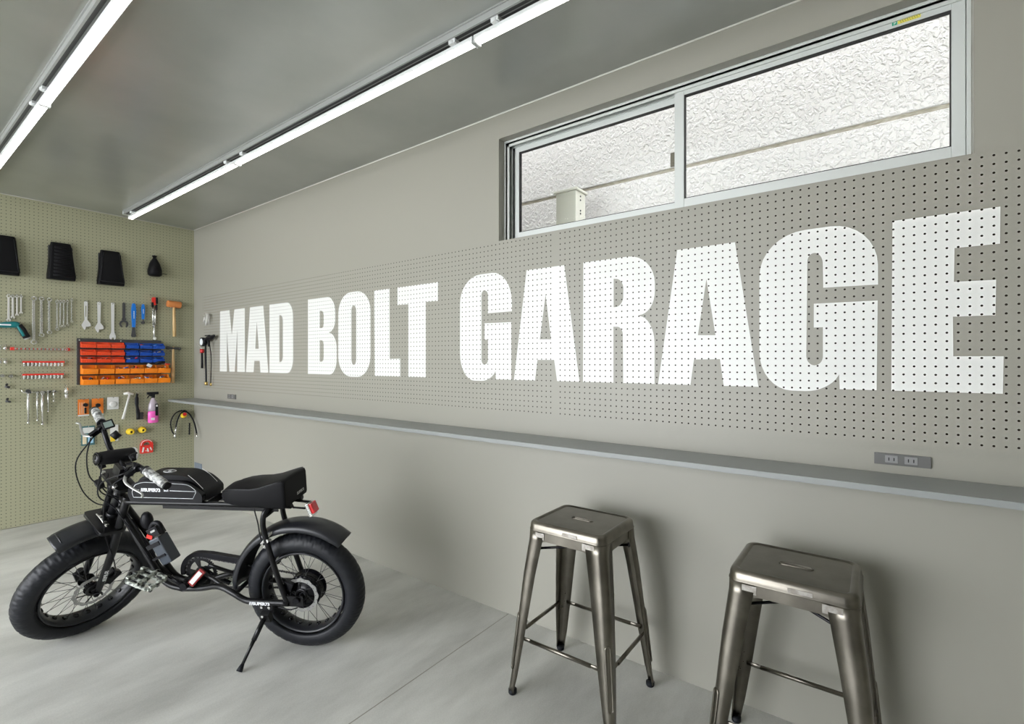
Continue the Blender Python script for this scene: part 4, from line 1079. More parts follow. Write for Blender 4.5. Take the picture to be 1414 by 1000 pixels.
b = MB(); b.box((0.800, 0.06, 0.600), (0.03, 0.004, 0.02), Matrix.Rotation(R_(-20), 3, 'Y')); b.build('lock_logo', 'red', lk)
b = MB(); b.box((0.778, 0.06, 0.632), (0.028, 0.004, 0.010), Matrix.Rotation(R_(26), 3, 'Y')); b.build('lock_lettering', 'rail_grey', lk)
b = MB(); b.sphere((0.87, -0.01, 0.655), 0.045, 8, (0.7, 0.6, 1.1)); b.build('horn', 'black', bike)

# kickstand
b = MB(); b.box((0.165, 0.100, 0.262), (0.075, 0.012, 0.045)); b.box((0.160, 0.112, 0.225), (0.05, 0.030, 0.055), Matrix.Rotation(-0.3, 3, 'X'))
foot = Vector((0.217, 0.267, 0.043)); top = Vector((0.170, 0.120, 0.215))
ks = b.build('kickstand', 'paint', bike, bevel=0.003)
b = MB(); m1 = top.lerp(foot, 0.42); b.tube([top, m1], 0.0125, 10); b.tube([m1, top.lerp(foot, 0.55), top.lerp(foot, 0.93)], [0.010, 0.0085, 0.0075], 10)
b.build('kickstand_leg', 'paint', ks)
b = MB(); b.tube([top.lerp(foot, 0.86), top.lerp(foot, 0.93), foot], [0.008, 0.012, 0.015], 10); b.build('kickstand_foot', 'rubber', ks)
b = MB()
for x, z in ((0.185, 0.270), (0.145, 0.270), (0.170, 0.235)): b.cyl((x, 0.106 if z > 0.25 else 0.128, z), (x, 0.112 if z > 0.25 else 0.134, z), 0.0065, 10)
b.build('kickstand_bolts', 'chrome', ks)
# tail light
b = MB(); b.tube([(0.035, 0.0, 0.795), (-0.05, 0.0, 0.788)], 0.008, 6, flat=(0.6, 1.6)); b.tube([(0.04, 0.02, 0.785), (0.03, 0.02, 0.765), (-0.03, 0.02, 0.762), (-0.05, 0.01, 0.775)], 0.006, 6)
b.build('tail_light_bracket', 'gloss', bike)
b = MB(); b.box((-0.053, 0, 0.752), (0.02, 0.055, 0.075), Matrix.Rotation(0.35, 3, 'Y')); tl_ = b.build('tail_light', 'chrome', bike, bevel=0.005)
b = MB(); b.box((-0.069, 0.0, 0.762), (0.016, 0.05, 0.055), Matrix.Rotation(0.35, 3, 'Y')); b.build('red_lens', 'lens_red', tl_, bevel=0.005)
# ------------------------------------------------------------------ things on the olive pegboard
# a thing hangs at (x, YB, z); local axes: x to the right, z up, -y out of the board
LAST = ['']
def hang(name, label, cat, x, z, group=None):
    LAST[0] = label
    return thing(name, label, cat, (x, YB, z), group)
YD = Vector((0, -1, 0))
def plate(b_, loops, d0, th, n=4):
    b_.prism([fillet(l, n) for l in loops], (0, -d0, 0), (1, 0, 0), (0, 0, 1), (0, -th, 0))
def circ(cx, cz_, r, n=16, a0=0):
    return [(cx + r * math.cos(a0 + 2 * PI * i / n), cz_ + r * math.sin(a0 + 2 * PI * i / n)) for i in range(n)]
hook0 = None
USED = set()
def hook(x, z, grp='chrome hooks holding the tools'):
    global hook0
    words = LAST[0].split(',')[0].split()
    if len(words) > 10: words = words[:10]
    lab = 'chrome hook above the ' + ' '.join(words)
    if lab in USED: lab = 'second ' + lab
    if LAST[0].split(',')[0] != LAST[0] and len(words) < 6:
        lab = 'chrome hook above the ' + ' '.join(LAST[0].replace(',', '').split()[:11])
    USED.add(lab)
    if hook0 is None:
        b_ = MB(); b_.tube([(0, 0.004, 0.012), (0, -0.012, 0.012), (0, -0.022, 0.006), (0, -0.034, 0.004), (0, -0.042, 0.014)], 0.0022, 6, smoothpath=3); b_.cyl((0, 0.0, 0.012), (0, -0.004, 0.012), 0.005, 8)
        hook0 = b_.build('pegboard_hook', 'chrome', loc=(x, YB, z)); tag(hook0, lab, 'hook', grp); return hook0
    o = hook0.copy(); col.objects.link(o); o.location = (x, YB, z); tag(o, lab, 'hook', grp); return o

def combo(x, z, L, w, label, grp, m='satin', ring_r=None, openend=True, offset=0.0):
    t = hang('combination_wrench', label, 'wrench', x, z, grp)
    rr_ = (ring_r or w * 0.95) * 1.15; d0 = 0.014
    b_ = MB(); plate(b_, [[(-w * .42, -rr_ * .7), (w * .42, -rr_ * .7), (w * .5, -L + rr_), (-w * .5, -L + rr_)]], d0 + 0.001, 0.006)
    o = b_.build('shaft', m, t, bevel=0.0012)
    b_ = MB(); plate(b_, [circ(0, 0, rr_, 20), circ(0, 0, rr_ * 0.6, 12)], d0 + offset, 0.009); b_.build('ring_end', m, t, bevel=0.001)
    b_ = MB(); rj = rr_ * 1.05; c = -L + rj * 0.2
    if openend:
        jaw = []
        for i in range(15): a = R_(-60 + 300 * i / 14 ); jaw.append((rj * math.cos(a), c + rj * math.sin(a)))
        jaw += [(-rj * .36, c - rj * .72), (-rj * .36, c + rj * .05), (0, c + rj * .2), (rj * .36, c + rj * .05), (rj * .36, c - rj * .72)]
        plate(b_, [jaw], d0, 0.008)
    else:
        plate(b_, [circ(0, c, rj, 20), circ(0, c, rj * 0.6, 12)], d0 + offset, 0.009)
    b_.build('open_end' if openend else 'ring_end', m, t, bevel=0.001)
    hook(x, z + rr_ * 0.35)
    return t
for (x, z, z2, w, r, lab) in ((0.838, 2.076, 1.875, .015, .012, 'longest of the four small combination wrenches at the top left'), (0.864, 2.076, 1.901, .015, .011, 'second of the four small combination wrenches, just shorter than the longest'),
                              (0.891, 2.079, 1.924, .011, .0095, 'third of the four small combination wrenches, next to the shortest'), (0.917, 2.081, 1.945, .011, .009, 'shortest of the four small combination wrenches at the top left')):
    combo(x, z, z - z2 + 0.012, w, lab, 'small combination wrenches', 'satin', r)
for (x, z, z2, w, r, lab) in ((0.999, 2.072, 1.683, .021, .018, 'longest chrome double ring wrench, above the red socket rail'), (1.051, 2.074, 1.752, .018, .016, 'middle of the three large double ring wrenches'),
                              (1.104, 2.070, 1.779, .016, .0155, 'shortest of the three large double ring wrenches')):
    combo(x, z, z - z2 + 0.015, w, lab, 'large double ring wrenches', 'chrome', r, False, 0.008)
for i, (x, z, z2) in enumerate(((1.159, 2.057, 1.807), (1.182, 2.059, 1.839), (1.206, 2.062, 1.838), (1.232, 2.064, 1.852), (1.262, 2.082, 1.886))):
    lab = ['leftmost', 'second', 'middle', 'fourth', 'rightmost and shortest'][i] + ' of the five crowded slim ring wrenches'
    combo(x, z, z - z2 + 0.01, .012 - .001 * i, lab, 'crowded slim ring wrenches', 'chrome', .0125 - .0012 * i, False, 0.006)

def adjustable(x, z, z2, label, flip):
    t = hang('adjustable_wrench', label, 'wrench', x, z, 'adjustable wrenches'); L = z - z2; f = flip
    b_ = MB()
    sl = [(-.005, -.03), (.005, -.03), (.004, -L + .11), (-.004, -L + .11)] if not flip else circ(0, -.008, .005, 10)
    plate(b_, [[(-.014, .012, .01, .01), (.014, .012, .01, .01), (.013, -.03), (.010, -L + .08), (.034, -L + .045), (.036, -L + .02), (.010, -L + .012), (-.005, -L + .016), (-.024, -L + .02), (-.030, -L + .035), (-.010, -L + .08), (-.013, -.03)], sl], 0.012, 0.009)
    b_.build('handle', 'silver', t, bevel=0.0015)
    b_ = MB(); plate(b_, [[(-.034, -L + .033), (-.022, -L + .022), (.0, -L + .014), (-.004, -L - .012), (-.012, -L - .018), (-.024, -L + .004)]], 0.010, 0.013); b_.build('movable_jaw', 'silver', t, bevel=0.001)
    b_ = MB(); b_.cyl((-.004, -.012, -L + .045), (.014, -.012, -L + .040), 0.0085, 10); b_.build('knurled_screw', 'dark_steel', t)
    hook(x, z + 0.004)
adjustable(1.370, 2.070, 1.822, 'adjustable wrench with a slotted handle, left of its pair', False)
adjustable(1.471, 2.074, 1.800, 'adjustable wrench with a solid handle, right of its pair', True)
t = hang('open_end_wrench', 'long plain silver open ended wrench reaching down to the parts bins', 'wrench', 1.58, 2.076)
b = MB(); plate(b, [[(-.013, .012, .008, .008), (.013, .012, .008, .008), (.011, -.26), (.014, -.29), (.026, -.325, .01, .01), (.024, -.352, .01, .01), (.012, -.362), (.008, -.34), (-.004, -.338), (-.012, -.360), (-.026, -.35, .01, .01), (-.026, -.322, .01, .01), (-.013, -.29), (-.011, -.26)], circ(0, 0, .005, 10)], 0.012, 0.008); b.build('body', 'silver', t, bevel=0.0012); hook(1.58, 2.078)
t = hang('cone_wrench', 'flat dark grey wrench with a wide open round jaw', 'wrench', 1.672, 2.084)
jaw = [(-.012, .012, .008, .008), (.012, .012, .008, .008), (.012, -.14), (.020, -.158)]
for i in range(10): a = R_(70 - 130 * i / 9); jaw.append((.038 * math.cos(a), -.205 + .042 * math.sin(a)))
for i in range(11): a = R_(-52 + 284 * i / 10); jaw.append((.021 * math.cos(a), -.207 + .023 * math.sin(a)))
for i in range(10): a = R_(240 - 130 * i / 9); jaw.append((.038 * math.cos(a), -.205 + .042 * math.sin(a)))
jaw += [(-.020, -.158), (-.012, -.14)]
b = MB(); plate(b, [jaw], 0.012, 0.005); b.build('body', 'dark_steel', t); hook(1.672, 2.088)
def blue_tool(x, z, L, Lb, w, label, head):
    t = hang('cassette_tool', label, 'bicycle tool', x, z)
    b_ = MB(); plate(b_, [[(-w * .55, .010, .01, .01), (w * .55, .010, .01, .01), (w, -Lb * .25, .02, .02), (w * .75, -Lb * .7, .02, .02), (w * .6, -Lb), (-w * .6, -Lb), (-w * .75, -Lb * .7, .02, .02), (-w, -Lb * .25, .02, .02)]], 0.012, 0.018); h = b_.build('grip', 'blue_tool', t, bevel=0.004)
    b_ = MB(); 
    for i in range(6): b_.bb((-w * .22, -0.0302, -Lb * .3 - i * Lb * .055), (w * .22, -0.0306, -Lb * .3 - i * Lb * .055 - Lb * .035))
    b_.build('white_lettering', 'white', h)
    b_ = MB()
    if head == 'wide': plate(b_, [[(-.012, -Lb + .002), (.012, -Lb + .002), (.016, -L + .05, .01, .01), (.022, -L + .01, .01, .01), (.012, -L), (-.012, -L), (-.022, -L + .01, .01, .01), (-.016, -L + .05, .01, .01)]], 0.014, 0.008)
    else: b_.cyl((0, -.02, -Lb + .004), (0.002, -.02, -L + .025), .006, 10); b_.cyl((-0.002, -.014, -L + .01), (-0.002, -.034, -L + .01), .016, 12)
    b_.build('steel_head', 'dark_steel', t, bevel=0.001); hook(x, z + 0.004)
blue_tool(1.753, 2.088, .342, .238, .021, 'larger blue handled bicycle tool with a wide dark steel head', 'wide')
blue_tool(1.834, 2.088, .195, .148, .016, 'smaller blue handled bicycle tool with a round dark tip', 'round')
t = hang('torque_wrench', 'long chrome wrench hanging under a red and black handle', 'wrench', 1.933, 2.165)
b = MB(); plate(b, [[(-.021, .015, .012, .012), (.021, .015, .012, .012), (.019, -.07, .01, .01), (-.019, -.07, .01, .01)]], 0.012, 0.025); b.build('red_grip', 'red', t, bevel=0.005)
b = MB(); b.box((.019, -.03, -.02), (.02, .03, .07)); b.box((-.018, -.03, -.065), (.018, .026, .05)); b.box((.018, -.03, -.09), (.018, .024, .06)); b.build('black_grip', 'black', t, bevel=0.004)
b = MB(); b.tube([(-.012, -.022, -.07), (-.008, -.022, -.30)], .008, 8); b.tube([(.012, -.022, -.09), (.008, -.022, -.29)], .008, 8); b.tube([(0, -.022, -.28), (0, -.022, -.36), (0, -.022, -.42)], [.016, .009, .010], 8); b.cyl((0, -.012, -.425), (0, -.034, -.425), .017, 14); b.build('steel_shaft', 'chrome', t)
hook(1.905, 2.19)
t = hang('mallet', 'wooden handled mallet with an orange hide head', 'mallet', 2.11, 2.12)
b = MB(); b.tube([(-.065, -.045, 0.004), (-.055, -.045, 0.003), (.055, -.045, -.003), (.065, -.045, -.004)], [.033, .036, .036, .033], 16); b.build('head', 'mallet', t, bevel=0.003)
b = MB(); b.tube([(0, -.045, -.02), (0, -.045, -.12), (.003, -.045, -.24), (.005, -.045, -.353)], [.0135, .014, .017, .0165], 12); b.build('handle', 'wood', t)
hook(2.095, 2.075); hook(2.125, 2.075)
t = hang('ball_peen_hammer', 'steel headed hammer with a pale wooden handle, below the mallet', 'hammer', 2.103, 1.638)
b = MB(); b.tube([(-.066, -.045, .004), (-.045, -.045, .003), (-.03, -.045, .002), (.02, -.045, 0), (.035, -.045, -.001), (.064, -.045, -.003)], [.017, .018, .012, .014, .013, .012], 14); b.sphere((.062, -.045, -.003), .016, 7); b.build('head', 'dark_steel', t)
b = MB(); b.tube([(0, -.045, .018), (0, -.045, -.1), (-.002, -.045, -.25), (-.003, -.045, -.38)], [.010, .012, .018, .017], 12); b.build('handle', 'wood', t)
hook(2.088, 1.602); hook(2.118, 1.602)
# teal angle screwdriver
t = hang('cordless_screwdriver', 'teal and black cordless angle screwdriver at the left edge', 'power tool', 0.83, 1.80)
b = MB(); b.tube([(-.16, -.05, .0), (-.02, -.05, .018), (.04, -.05, .024), (.068, -.05, .018)], [.02, .026, .028, .026], 14, smoothpath=3); b.build('body', 'teal', t)
b = MB(); b.tube([(.066, -.05, .02), (.085, -.05, -.01), (.105, -.05, -.055), (.122, -.05, -.09)], [.026, .027, .027, .027], 14, smoothpath=3); gr = b.build('grip', 'black', t)
b = MB(); b.tube([(.058, -.062, .018), (.078, -.070, -.03), (.1, -.066, -.075)], .012, 8, smoothpath=3); b.build('grip_inlay', 'teal', gr)
b = MB(); b.cyl((.118, -.05, -.082), (.127, -.05, -.101), .024, 14); b.build('end_cap', 'rail_grey', gr)
b = MB(); b.box((-.02, -.078, .018), (.07, .002, .012)); b.build('white_logo', 'white_line', t)
hook(0.87, 1.795)

# saddles on the board
def saddle(x, z, ztop, wt, wb, label, ribs):
    t = hang('motorcycle_seat', label, 'seat', x, z, 'black bicycle seats hung high on the olive pegboard')
    H = ztop - z; secs = []
    n = 9
    for i in range(n + 1):
        f = i / n; zz = H * f
        w_ = wb + (wt - wb) * (f ** 0.75); edge = 0.93 if i in (0, n) else 1.0
        dep = (0.10 - 0.045 * f) * (0.8 if i in (0, n) else 1)
        hw = w_ * edge / 2; r = 0.018
        pts = [(-hw, -0.02, zz), (-hw - .002, -dep * .6, zz)]
        for k in range(5): a = R_(180 - 22.5 * k); pts.append((-hw + r + r * math.cos(a), -dep + r - r * math.sin(a), zz))
        for k in range(5): a = R_(90 - 22.5 * k); pts.append((hw - r + r * math.cos(a), -dep + r - r * math.sin(a), zz))
        pts += [(hw + .002, -dep * .6, zz), (hw, -0.02, zz)]
        secs.append(pts)
    b_ = MB(); b_.loft(secs); s_ = b_.build('cushion', 'leather', t, bevel=0.004)
    b_ = MB(); b_.bb((-wb * .4, -0.022, .02), (wb * .4, -0.002, H - .03)); b_.build('seat_base', 'dark_grey', t)
    if ribs:
        for k in range(9):
            f = 0.1 + k * 0.095; w_ = wb + (wt - wb) * (f ** 0.75); dep = 0.10 - 0.045 * f
            b_ = MB(); b_.tube([(-w_ * .32, -dep - .001, H * f), (0, -dep - .003, H * f), (w_ * .36, -dep - .001, H * f)], .0075, 8, flat=(1.3, 0.6)); b_.build('stitched_rib', 'leather', s_)
    else:
        b_ = MB(); b_.tube([(-wt * .38, -0.062, H * .93), (-wb * .42, -0.098, H * .08)], .0022, 6); b_.tube([(-wb * .40, -0.1, H * .08), (wb * .40, -0.1, H * .07)], .0022, 6); b_.tube([(wt * .40, -0.062, H * .93), (wb * .42, -0.098, H * .08)], .0022, 6)
        b_.build('seam', 'fender', s_)
saddle(0.800, 2.262, 2.608, .16, .215, 'smooth black bicycle seat cut by the left frame edge', False)
saddle(1.184, 2.264, 2.614, .148, .213, 'black bicycle seat with stitched cross ribs, between two smooth ones', True)
saddle(1.557, 2.262, 2.606, .160, .226, 'smooth black bicycle seat nearest the small black pouch', False)
t = hang('pouch', 'small black drawstring pouch right of the three seats', 'pouch', 1.93, 2.404)
b = MB(); b.tube([(0, -.05, 0), (0, -.05, .012), (0, -.05, .06), (0, -.045, .13), (.003, -.035, .175), (.004, -.03, .195), (.004, -.03, .22)], [.045, .062, .064, .048, .026, .014, .024], 16); b.build('bag', 'leather', t)
b = MB(); b.tube([(.03, -.07, .02), (.08, -.06, .035), (.11, -.05, .028)], .003, 6, smoothpath=3); b.tube([(.004, -.045, .195), (.012, -.07, .15), (.015, -.085, .09)], .003, 6, smoothpath=3); b.build('drawstring', 'black', t)
hook(1.934, 2.62)

# parts bins
t = hang('bin_rack', 'black louvred back panel carrying the red, blue and orange bins', 'storage rack', 1.655, 1.268)
b = MB(); b.bb((-.352, -.018, 0), (.345, -.004, .452)); b.build('panel', 'dark_grey', t, bevel=0.003)
b = MB()
for z in (.418, .345, .272, .19, .095): b.bb((-.345, -.024, z - .008), (.34, -.018, z + .004))
b.build('louvre', 'dark_grey', t)
b = MB()
for x in (-.335, -.01): b.cyl((x, -.018, .435), (x, -.024, .435), .006, 8)
b.build('screw', 'chrome', t)
def bin_(x, z, w, h, d, m, label, grp, cat='bin'):
    t_ = hang('parts_bin', label, cat, x, z, grp)
    b_ = MB(); y0 = -.026
    side = [(0, 0), (d, 0.0), (d + h * .10, h * .55), (d * .62, h * .62), (d * .5, h), (0, h)]
    for s_ in (1, -1):
        b_.prism([side], (s_ * w / 2, y0, 0), (0, -1, 0), (0, 0, 1), (-s_ * .003, 0, 0))
    b_.bb((-w / 2, y0 - d, 0), (w / 2, y0, .003)); b_.bb((-w / 2, y0 - .003, 0), (w / 2, y0, h))
    b_.prism([[(d - .003, 0), (d, 0), (d + h * .10, h * .55), (d + h * .10 - .003, h * .55)]], (-w / 2, y0, 0), (0, -1, 0), (0, 0, 1), (w, 0, 0))
    b_.build('tray', m, t_, bevel=0.001)
    b_ = MB(); b_.tube([(-w / 2, y0 - d - h * .10, h * .55), (w / 2, y0 - d - h * .10, h * .55)], .0035, 6); b_.bb((-w * .2, y0 - d - .007, h * .12), (w * .2, y0 - d - .001, h * .36)); b_.build('rim', m, t_)
    return t_
rown = ['top', 'second', 'third']; coln = ['leftmost', 'middle', 'rightmost']
xs = [1.379, 1.494, 1.607, 1.726, 1.843, 1.955]
zs_ = [1.628, 1.555, 1.484]
cnt_mats = ['white', 'dark_steel', 'red', 'silver', 'blue_tool', 'black', 'brass']
def contents(t_, x, z, w, d, h, label, seed, n=9):
    rnd = random.Random(seed); b_ = MB()
    for i in range(n):
        b_.m = rnd.randrange(len(cnt_mats)); c = Vector((rnd.uniform(-w * .32, w * .32), -.03 - rnd.uniform(.22, .66) * d, rnd.uniform(.4, .72) * h))
        k = rnd.random()
        if k < .4: b_.box(c, (rnd.uniform(.012, .035), rnd.uniform(.01, .03), rnd.uniform(.006, .016)), Matrix.Rotation(rnd.uniform(-.8, .8), 3, 'Y') @ Matrix.Rotation(rnd.uniform(-1, 1), 3, 'Z'))
        elif k < .7: b_.tube([c, c + Vector((rnd.uniform(-.03, .03), rnd.uniform(-.01, .01), rnd.uniform(.0, .02)))], rnd.uniform(.003, .007), 7)
        else: b_.sphere(c, rnd.uniform(.006, .012), 5)
    o = b_.build('small_parts', cnt_mats, loc=(x, YB, z)); tag(o, label, 'small parts', 'loose parts lying in the bins', 'stuff'); return o
for r in range(3):
    for c in range(6):
        colr = 'red' if c < 3 else 'blue'
        bin_(xs[c], zs_[r], .108, .058, .062, 'red_bin' if c < 3 else 'blue_bin', '%s parts bin, %s row, %s of the three %s ones' % (colr, rown[r], coln[c % 3], colr), 'small %s parts bins' % colr)
for r, c in ((2, 0), (2, 1), (0, 4), (0, 5), (1, 5), (2, 5), (2, 3)):
    contents(None, xs[c], zs_[r], .1, .062, .058, 'handful of small parts in the %s %s bin of the %s row' % (coln[c % 3], 'red' if c < 3 else 'blue', rown[r]), r * 10 + c, 4)
on = ['first', 'second', 'third', 'fourth', 'fifth', 'sixth']
oxs = [1.382, 1.508, 1.631, 1.752, 1.872, 1.990]
for r, z in ((0, 1.372), (1, 1.268)):
    for c in range(6):
        rn = 'upper' if r == 0 else 'lower'
        bin_(oxs[c], z, .114, .088, .105, 'orange', 'larger orange bin, %s orange row, %s from the left' % (rn, on[c]), 'large orange parts bins')
        if r == 1 or c > 1: contents(None, oxs[c], z, .098, .105, .088, 'mixed small parts in the %s bin of the %s orange row' % (on[c], rn), 50 + r * 10 + c, 9)
t = hang('spare_tag', 'white paper tag leaning out of the upper orange bins', 'tag', 1.873, 1.452)
b = MB(); b.box((0, -.08, .0), (.045, .002, .03), Matrix.Rotation(.5, 3, 'Y')); b.build('card', 'white', t)
t = hang('rubber_tube', 'black tube with a red tip lying over the right upper orange bin', 'tube', 1.955, 1.482)
b = MB(); b.tube([(-.03, -.09, -.008), (0, -.1, .002), (.05, -.1, .004)], .014, 8); b.build('tube_body', 'black', t)
b = MB(); b.cyl((.05, -.1, -.012), (.098, -.1, -.02), .007, 8); b.build('red_tip', 'red', t)

# socket rails
ORD = 'leftmost second third fourth fifth sixth seventh eighth ninth tenth eleventh twelfth thirteenth fourteenth'.split()
def socket_rail(x, z, L, n, label, m, endred, d=0.03, sr=(.0105, .0145), faceon=False, word='upper'):
    t_ = hang('socket_rail', label, 'tool rail', x, z)
    b_ = MB(); b_.bb((0, -.022, -.006), (L, -.012, .007)); b_.build('rail', m, t_, bevel=0.001)
    if endred:
        for xx in (.008, L - .008):
            b_ = MB(); b_.bb((xx - .014, -.034, -.013), (xx + .014, -.010, .014)); b_.build('end_stop', m, t_, bevel=0.002)
    proto = None
    for i in range(n):
        f = i / max(1, n - 1); r = sr[0] + (sr[1] - sr[0]) * f; xx = .022 + (L - .044) * f
        if proto is None:
            b_ = MB(); outer = circ(0, 0, 1, 18); inner = circ(0, 0, .62, 6)
            if faceon: b_.prism([outer, inner], (0, -.020, 0), (1, 0, 0), (0, 0, 1), (0, -.026, 0)); b_.cyl((0, -.021, 0), (0, -.030, 0), .62, 6)
            else: b_.lathe([(0, 0.0), (.75, 0), (.85, -.004), (1.0, -.012), (1.0, -.034), (.62, -.034), (.6, -.02), (0, -.02)], c=(0, -.03, 0), axis='z', n=18)
            proto = b_.build('socket', 'chrome', None); proto.scale = (r, 1, r) if faceon else (r, 1, 1)
            if not faceon: proto.scale = (r, r, 1)
            o = proto
        else:
            o = proto.copy(); col.objects.link(o)
        if faceon: o.location = (x + xx, YB, z); o.scale = (r, 1, r)
        else: o.location = (x + xx, YB - .034, z - .004); o.scale = (r, r, 1)
        o['label'] = ORD[i] + ' chrome socket from the left on the longest red rail'; o['category'] = 'socket'; o['group'] = 'chrome sockets on the %s red rail' % word
    return t_
# unit-radius sockets need their mesh centred
socket_rail(0.853, 1.609, 0.39, 14, 'longest red socket rail, with red end stops', 'red', True, faceon=True, sr=(.008, .011), word='longest top')
def socket_rail2(x, z, L, n, label, word, r0, r1):
    t_ = hang('socket_rail', label, 'tool rail', x, z)
    b_ = MB(); b_.bb((0, -.030, -.002), (L, -.010, .012)); b_.build('rail', 'red', t_, bevel=0.001)
    b_ = MB()
    for xx, s_ in ((-.004, -1), (L + .004, 1)): b_.tube([(xx, -.012, .03), (xx, -.02, .0), (xx, -.03, -.004)], .002, 6)
    b_.build('wire_end', 'chrome', t_)
    proto = None
    for i in range(n):
        f = i / (n - 1); r = r0 + (r1 - r0) * f; xx = .012 + (L - .024) * f
        if proto is None:
            b_ = MB(); b_.lathe([(0, -.002), (.8, -.002), (1.0, -.010), (1.0, -.034), (.6, -.034), (.6, -.02), (0, -.02)], axis='z', n=16); proto = b_.build('socket', 'chrome'); o = proto
        else: o = proto.copy(); col.objects.link(o)
        o.location = (x + xx, YB - .030, z); o.scale = (r, r, 1)
        o.rotation_euler = (0.45, 0, 0)
        o['label'] = ORD[i] + ' chrome socket from the left on the %s short red rail' % word; o['category'] = 'socket'; o['group'] = 'chrome sockets on the %s short red rail' % word
socket_rail2(0.925, 1.486, 0.285, 11, 'upper of the two short red socket rails', 'upper', .0095, .0145)
socket_rail2(0.925, 1.370, 0.280, 11, 'lower of the two short red socket rails', 'lower', .0105, .0115)
# chrome bits on hooks at the left edge
for k, (x, z, w_) in enumerate(((.797, 1.618, 'top'), (.80, 1.497, 'second'))):
    t = hang('chrome_socket_clip', 'pair of chrome sockets on a wire clip at the left edge, %s one' % w_, 'tool clip', x, z)
    b = MB(); b.tube([(-.03, -.02, .02), (.02, -.02, .02), (.028, -.02, .03)], .002, 6); b.build('wire', 'chrome', t)
    for xx in (-.018, .016):
        b = MB(); b.lathe([(0, 0), (.012, 0), (.013, -.03), (.008, -.03), (0, -.02)], c=(xx, -.03, .01), axis='z', n=14); b.build('clip_socket', 'chrome', t)
for x, z, w_ in ((.795, 1.369, 'left'), (.848, 1.365, 'right')):
    b = MB(); b.prism([circ(0, 0, .014, 18), circ(0, 0, .009, 6)], (0, -.01, 0), (1, 0, 0), (0, 0, 1), (0, -.045, 0)); b.cyl((0, -.012, 0), (0, -.03, 0), .009, 6)
    o = b.build('deep_socket', 'chrome', loc=(x, YB, z)); tag(o, 'chrome deep socket on a peg below the clips, %s one of the pair' % w_, 'socket', 'deep sockets on pegs')
for x, z, w_ in ((.826, 1.279, 'upper'), (.83, 1.15, 'lower')):
    t = hang('socket_adapter', 'small dark adapter on a slanted peg, %s of the two at the left edge' % w_, 'adapter', x, z)
    b = MB(); b.cyl((-.012, -.03, -.004), (.018, -.03, -.016), .010, 12); b.build('adapter_body', 'dark_steel', t)
    b = MB(); b.cyl((-.002, -.045, .014), (.0, -.02, .008), .009, 10); b.build('drive_end', 'gasket', t)
# ratchet row
t = hang('tool_holder_strip', 'chrome holder strip with hanging ratchet and extension bars', 'tool rail', 0.927, 1.216)
b = MB(); b.tube([(-.01, -.014, .03), (.0, -.02, .0), (.02, -.022, -.004), (.236, -.022, -.008)], .004, 8); b.build('rod', 'chrome', t)
for i, xx in enumerate((.035, .085, .13, .168, .203)):
    b = MB(); b.box((xx + .012, -.026, -.004), (.016, .016, .018)); b.build('clip', 'dark_steel', t, bevel=0.002)
bars = [(0.960, 1.222, 0.945, .011, 'chrome ratchet with a dark round head, leftmost under the holder strip'), (1.020, 1.205, 0.962, .0065, 'slim chrome bar hanging just right of the ratchet'), (1.054, 1.205, 0.922, .010, 'longest extension bar, middle of the holder strip'),
        (1.094, 1.215, 1.039, .0055, 'short slim extension bar, fourth on the holder strip'), (1.132, 1.215, 1.131, .0065, 'shortest extension bar at the right end of the holder strip')]
for i, (x, z, z2, r, lab) in enumerate(bars):
    t = hang('extension_bar' if i else 'ratchet', lab, 'ratchet' if i == 0 else 'bar', x, z, None if i == 0 else 'extension bars on the holder strip')
    L = z - z2; b = MB()
    b.tube([(0, -.036, 0), (0, -.036, -L * .6), (.001, -.036, -L * .62), (.001, -.036, -L)], [r, r * .9, r * .6, r * .75], 12); b.build('shaft', 'chrome', t)
    b = MB(); b.cyl((0, -.026, .004), (0, -.050, .004), r * 1.5, 14); b.build('head', 'chrome' if i else 'dark_steel', t)
    b = MB(); b.cyl((0.001, -.036, -L), (0.001, -.036, -L - .014), r * 1.15, 10); b.build('drive_tip', 'chrome', t)
t = hang('spark_plug_socket', 'stubby chrome socket hanging alone right of the extension bars', 'socket', 1.222, 1.245)
b = MB(); b.tube([(0, -.04, .0), (0, -.04, -.06)], [.015, .017], 14); b.build('barrel', 'chrome', t)
b = MB(); b.tube([(0, -.04, -.06), (0, -.04, -.10)], [.013, .009], 12); b.build('hex_tip', 'satin', t); hook(1.222, 1.255)

# packages
def card(x0, z1, x1, z0, m, label, name='blister_pack', cat='package', th=.012):
    t_ = hang(name, label, cat, (x0 + x1) / 2, z0); w, h = x1 - x0, z1 - z0
    b_ = MB(); b_.bb((-w / 2, -.014 - th * .3, 0), (w / 2, -.012, h)); b_.build('card', m, t_)
    hook((x0 + x1) / 2, z1 - .012)
    return t_, w, h
t, w_, h_ = card(1.31, 1.126, 1.393, .962, 'card_orange', 'orange carded part with a black knob, left one of the pair')
b = MB(); b.cyl((.012, -.018, h_ * .66), (.012, -.045, h_ * .66), .018, 14); b.tube([(.012, -.03, h_ * .5), (.012, -.03, h_ * .15)], .009, 8); b.build('packed_part', 'black', t)
b = MB(); 
for i in range(3): b.bb((-w_ / 2 + .012 + i * .016, -.0185, .02), (-w_ / 2 + .016 + i * .016, -.0165, h_ - .03))
b.build('printed_stripes', 'skin_card', t)
b = MB(); b.bb((-w_ / 2, -.0185, 0), (w_ / 2, -.0165, .014)); b.build('label_strip', 'bag', t)
t, w_, h_ = card(1.415, 1.127, 1.505, .962, 'card_orange', 'orange carded part half hidden behind the handlebar grip')
b = MB(); b.bb((-w_ / 2, -.0185, 0), (w_ / 2, -.0165, .014)); b.build('label_strip', 'bag', t)
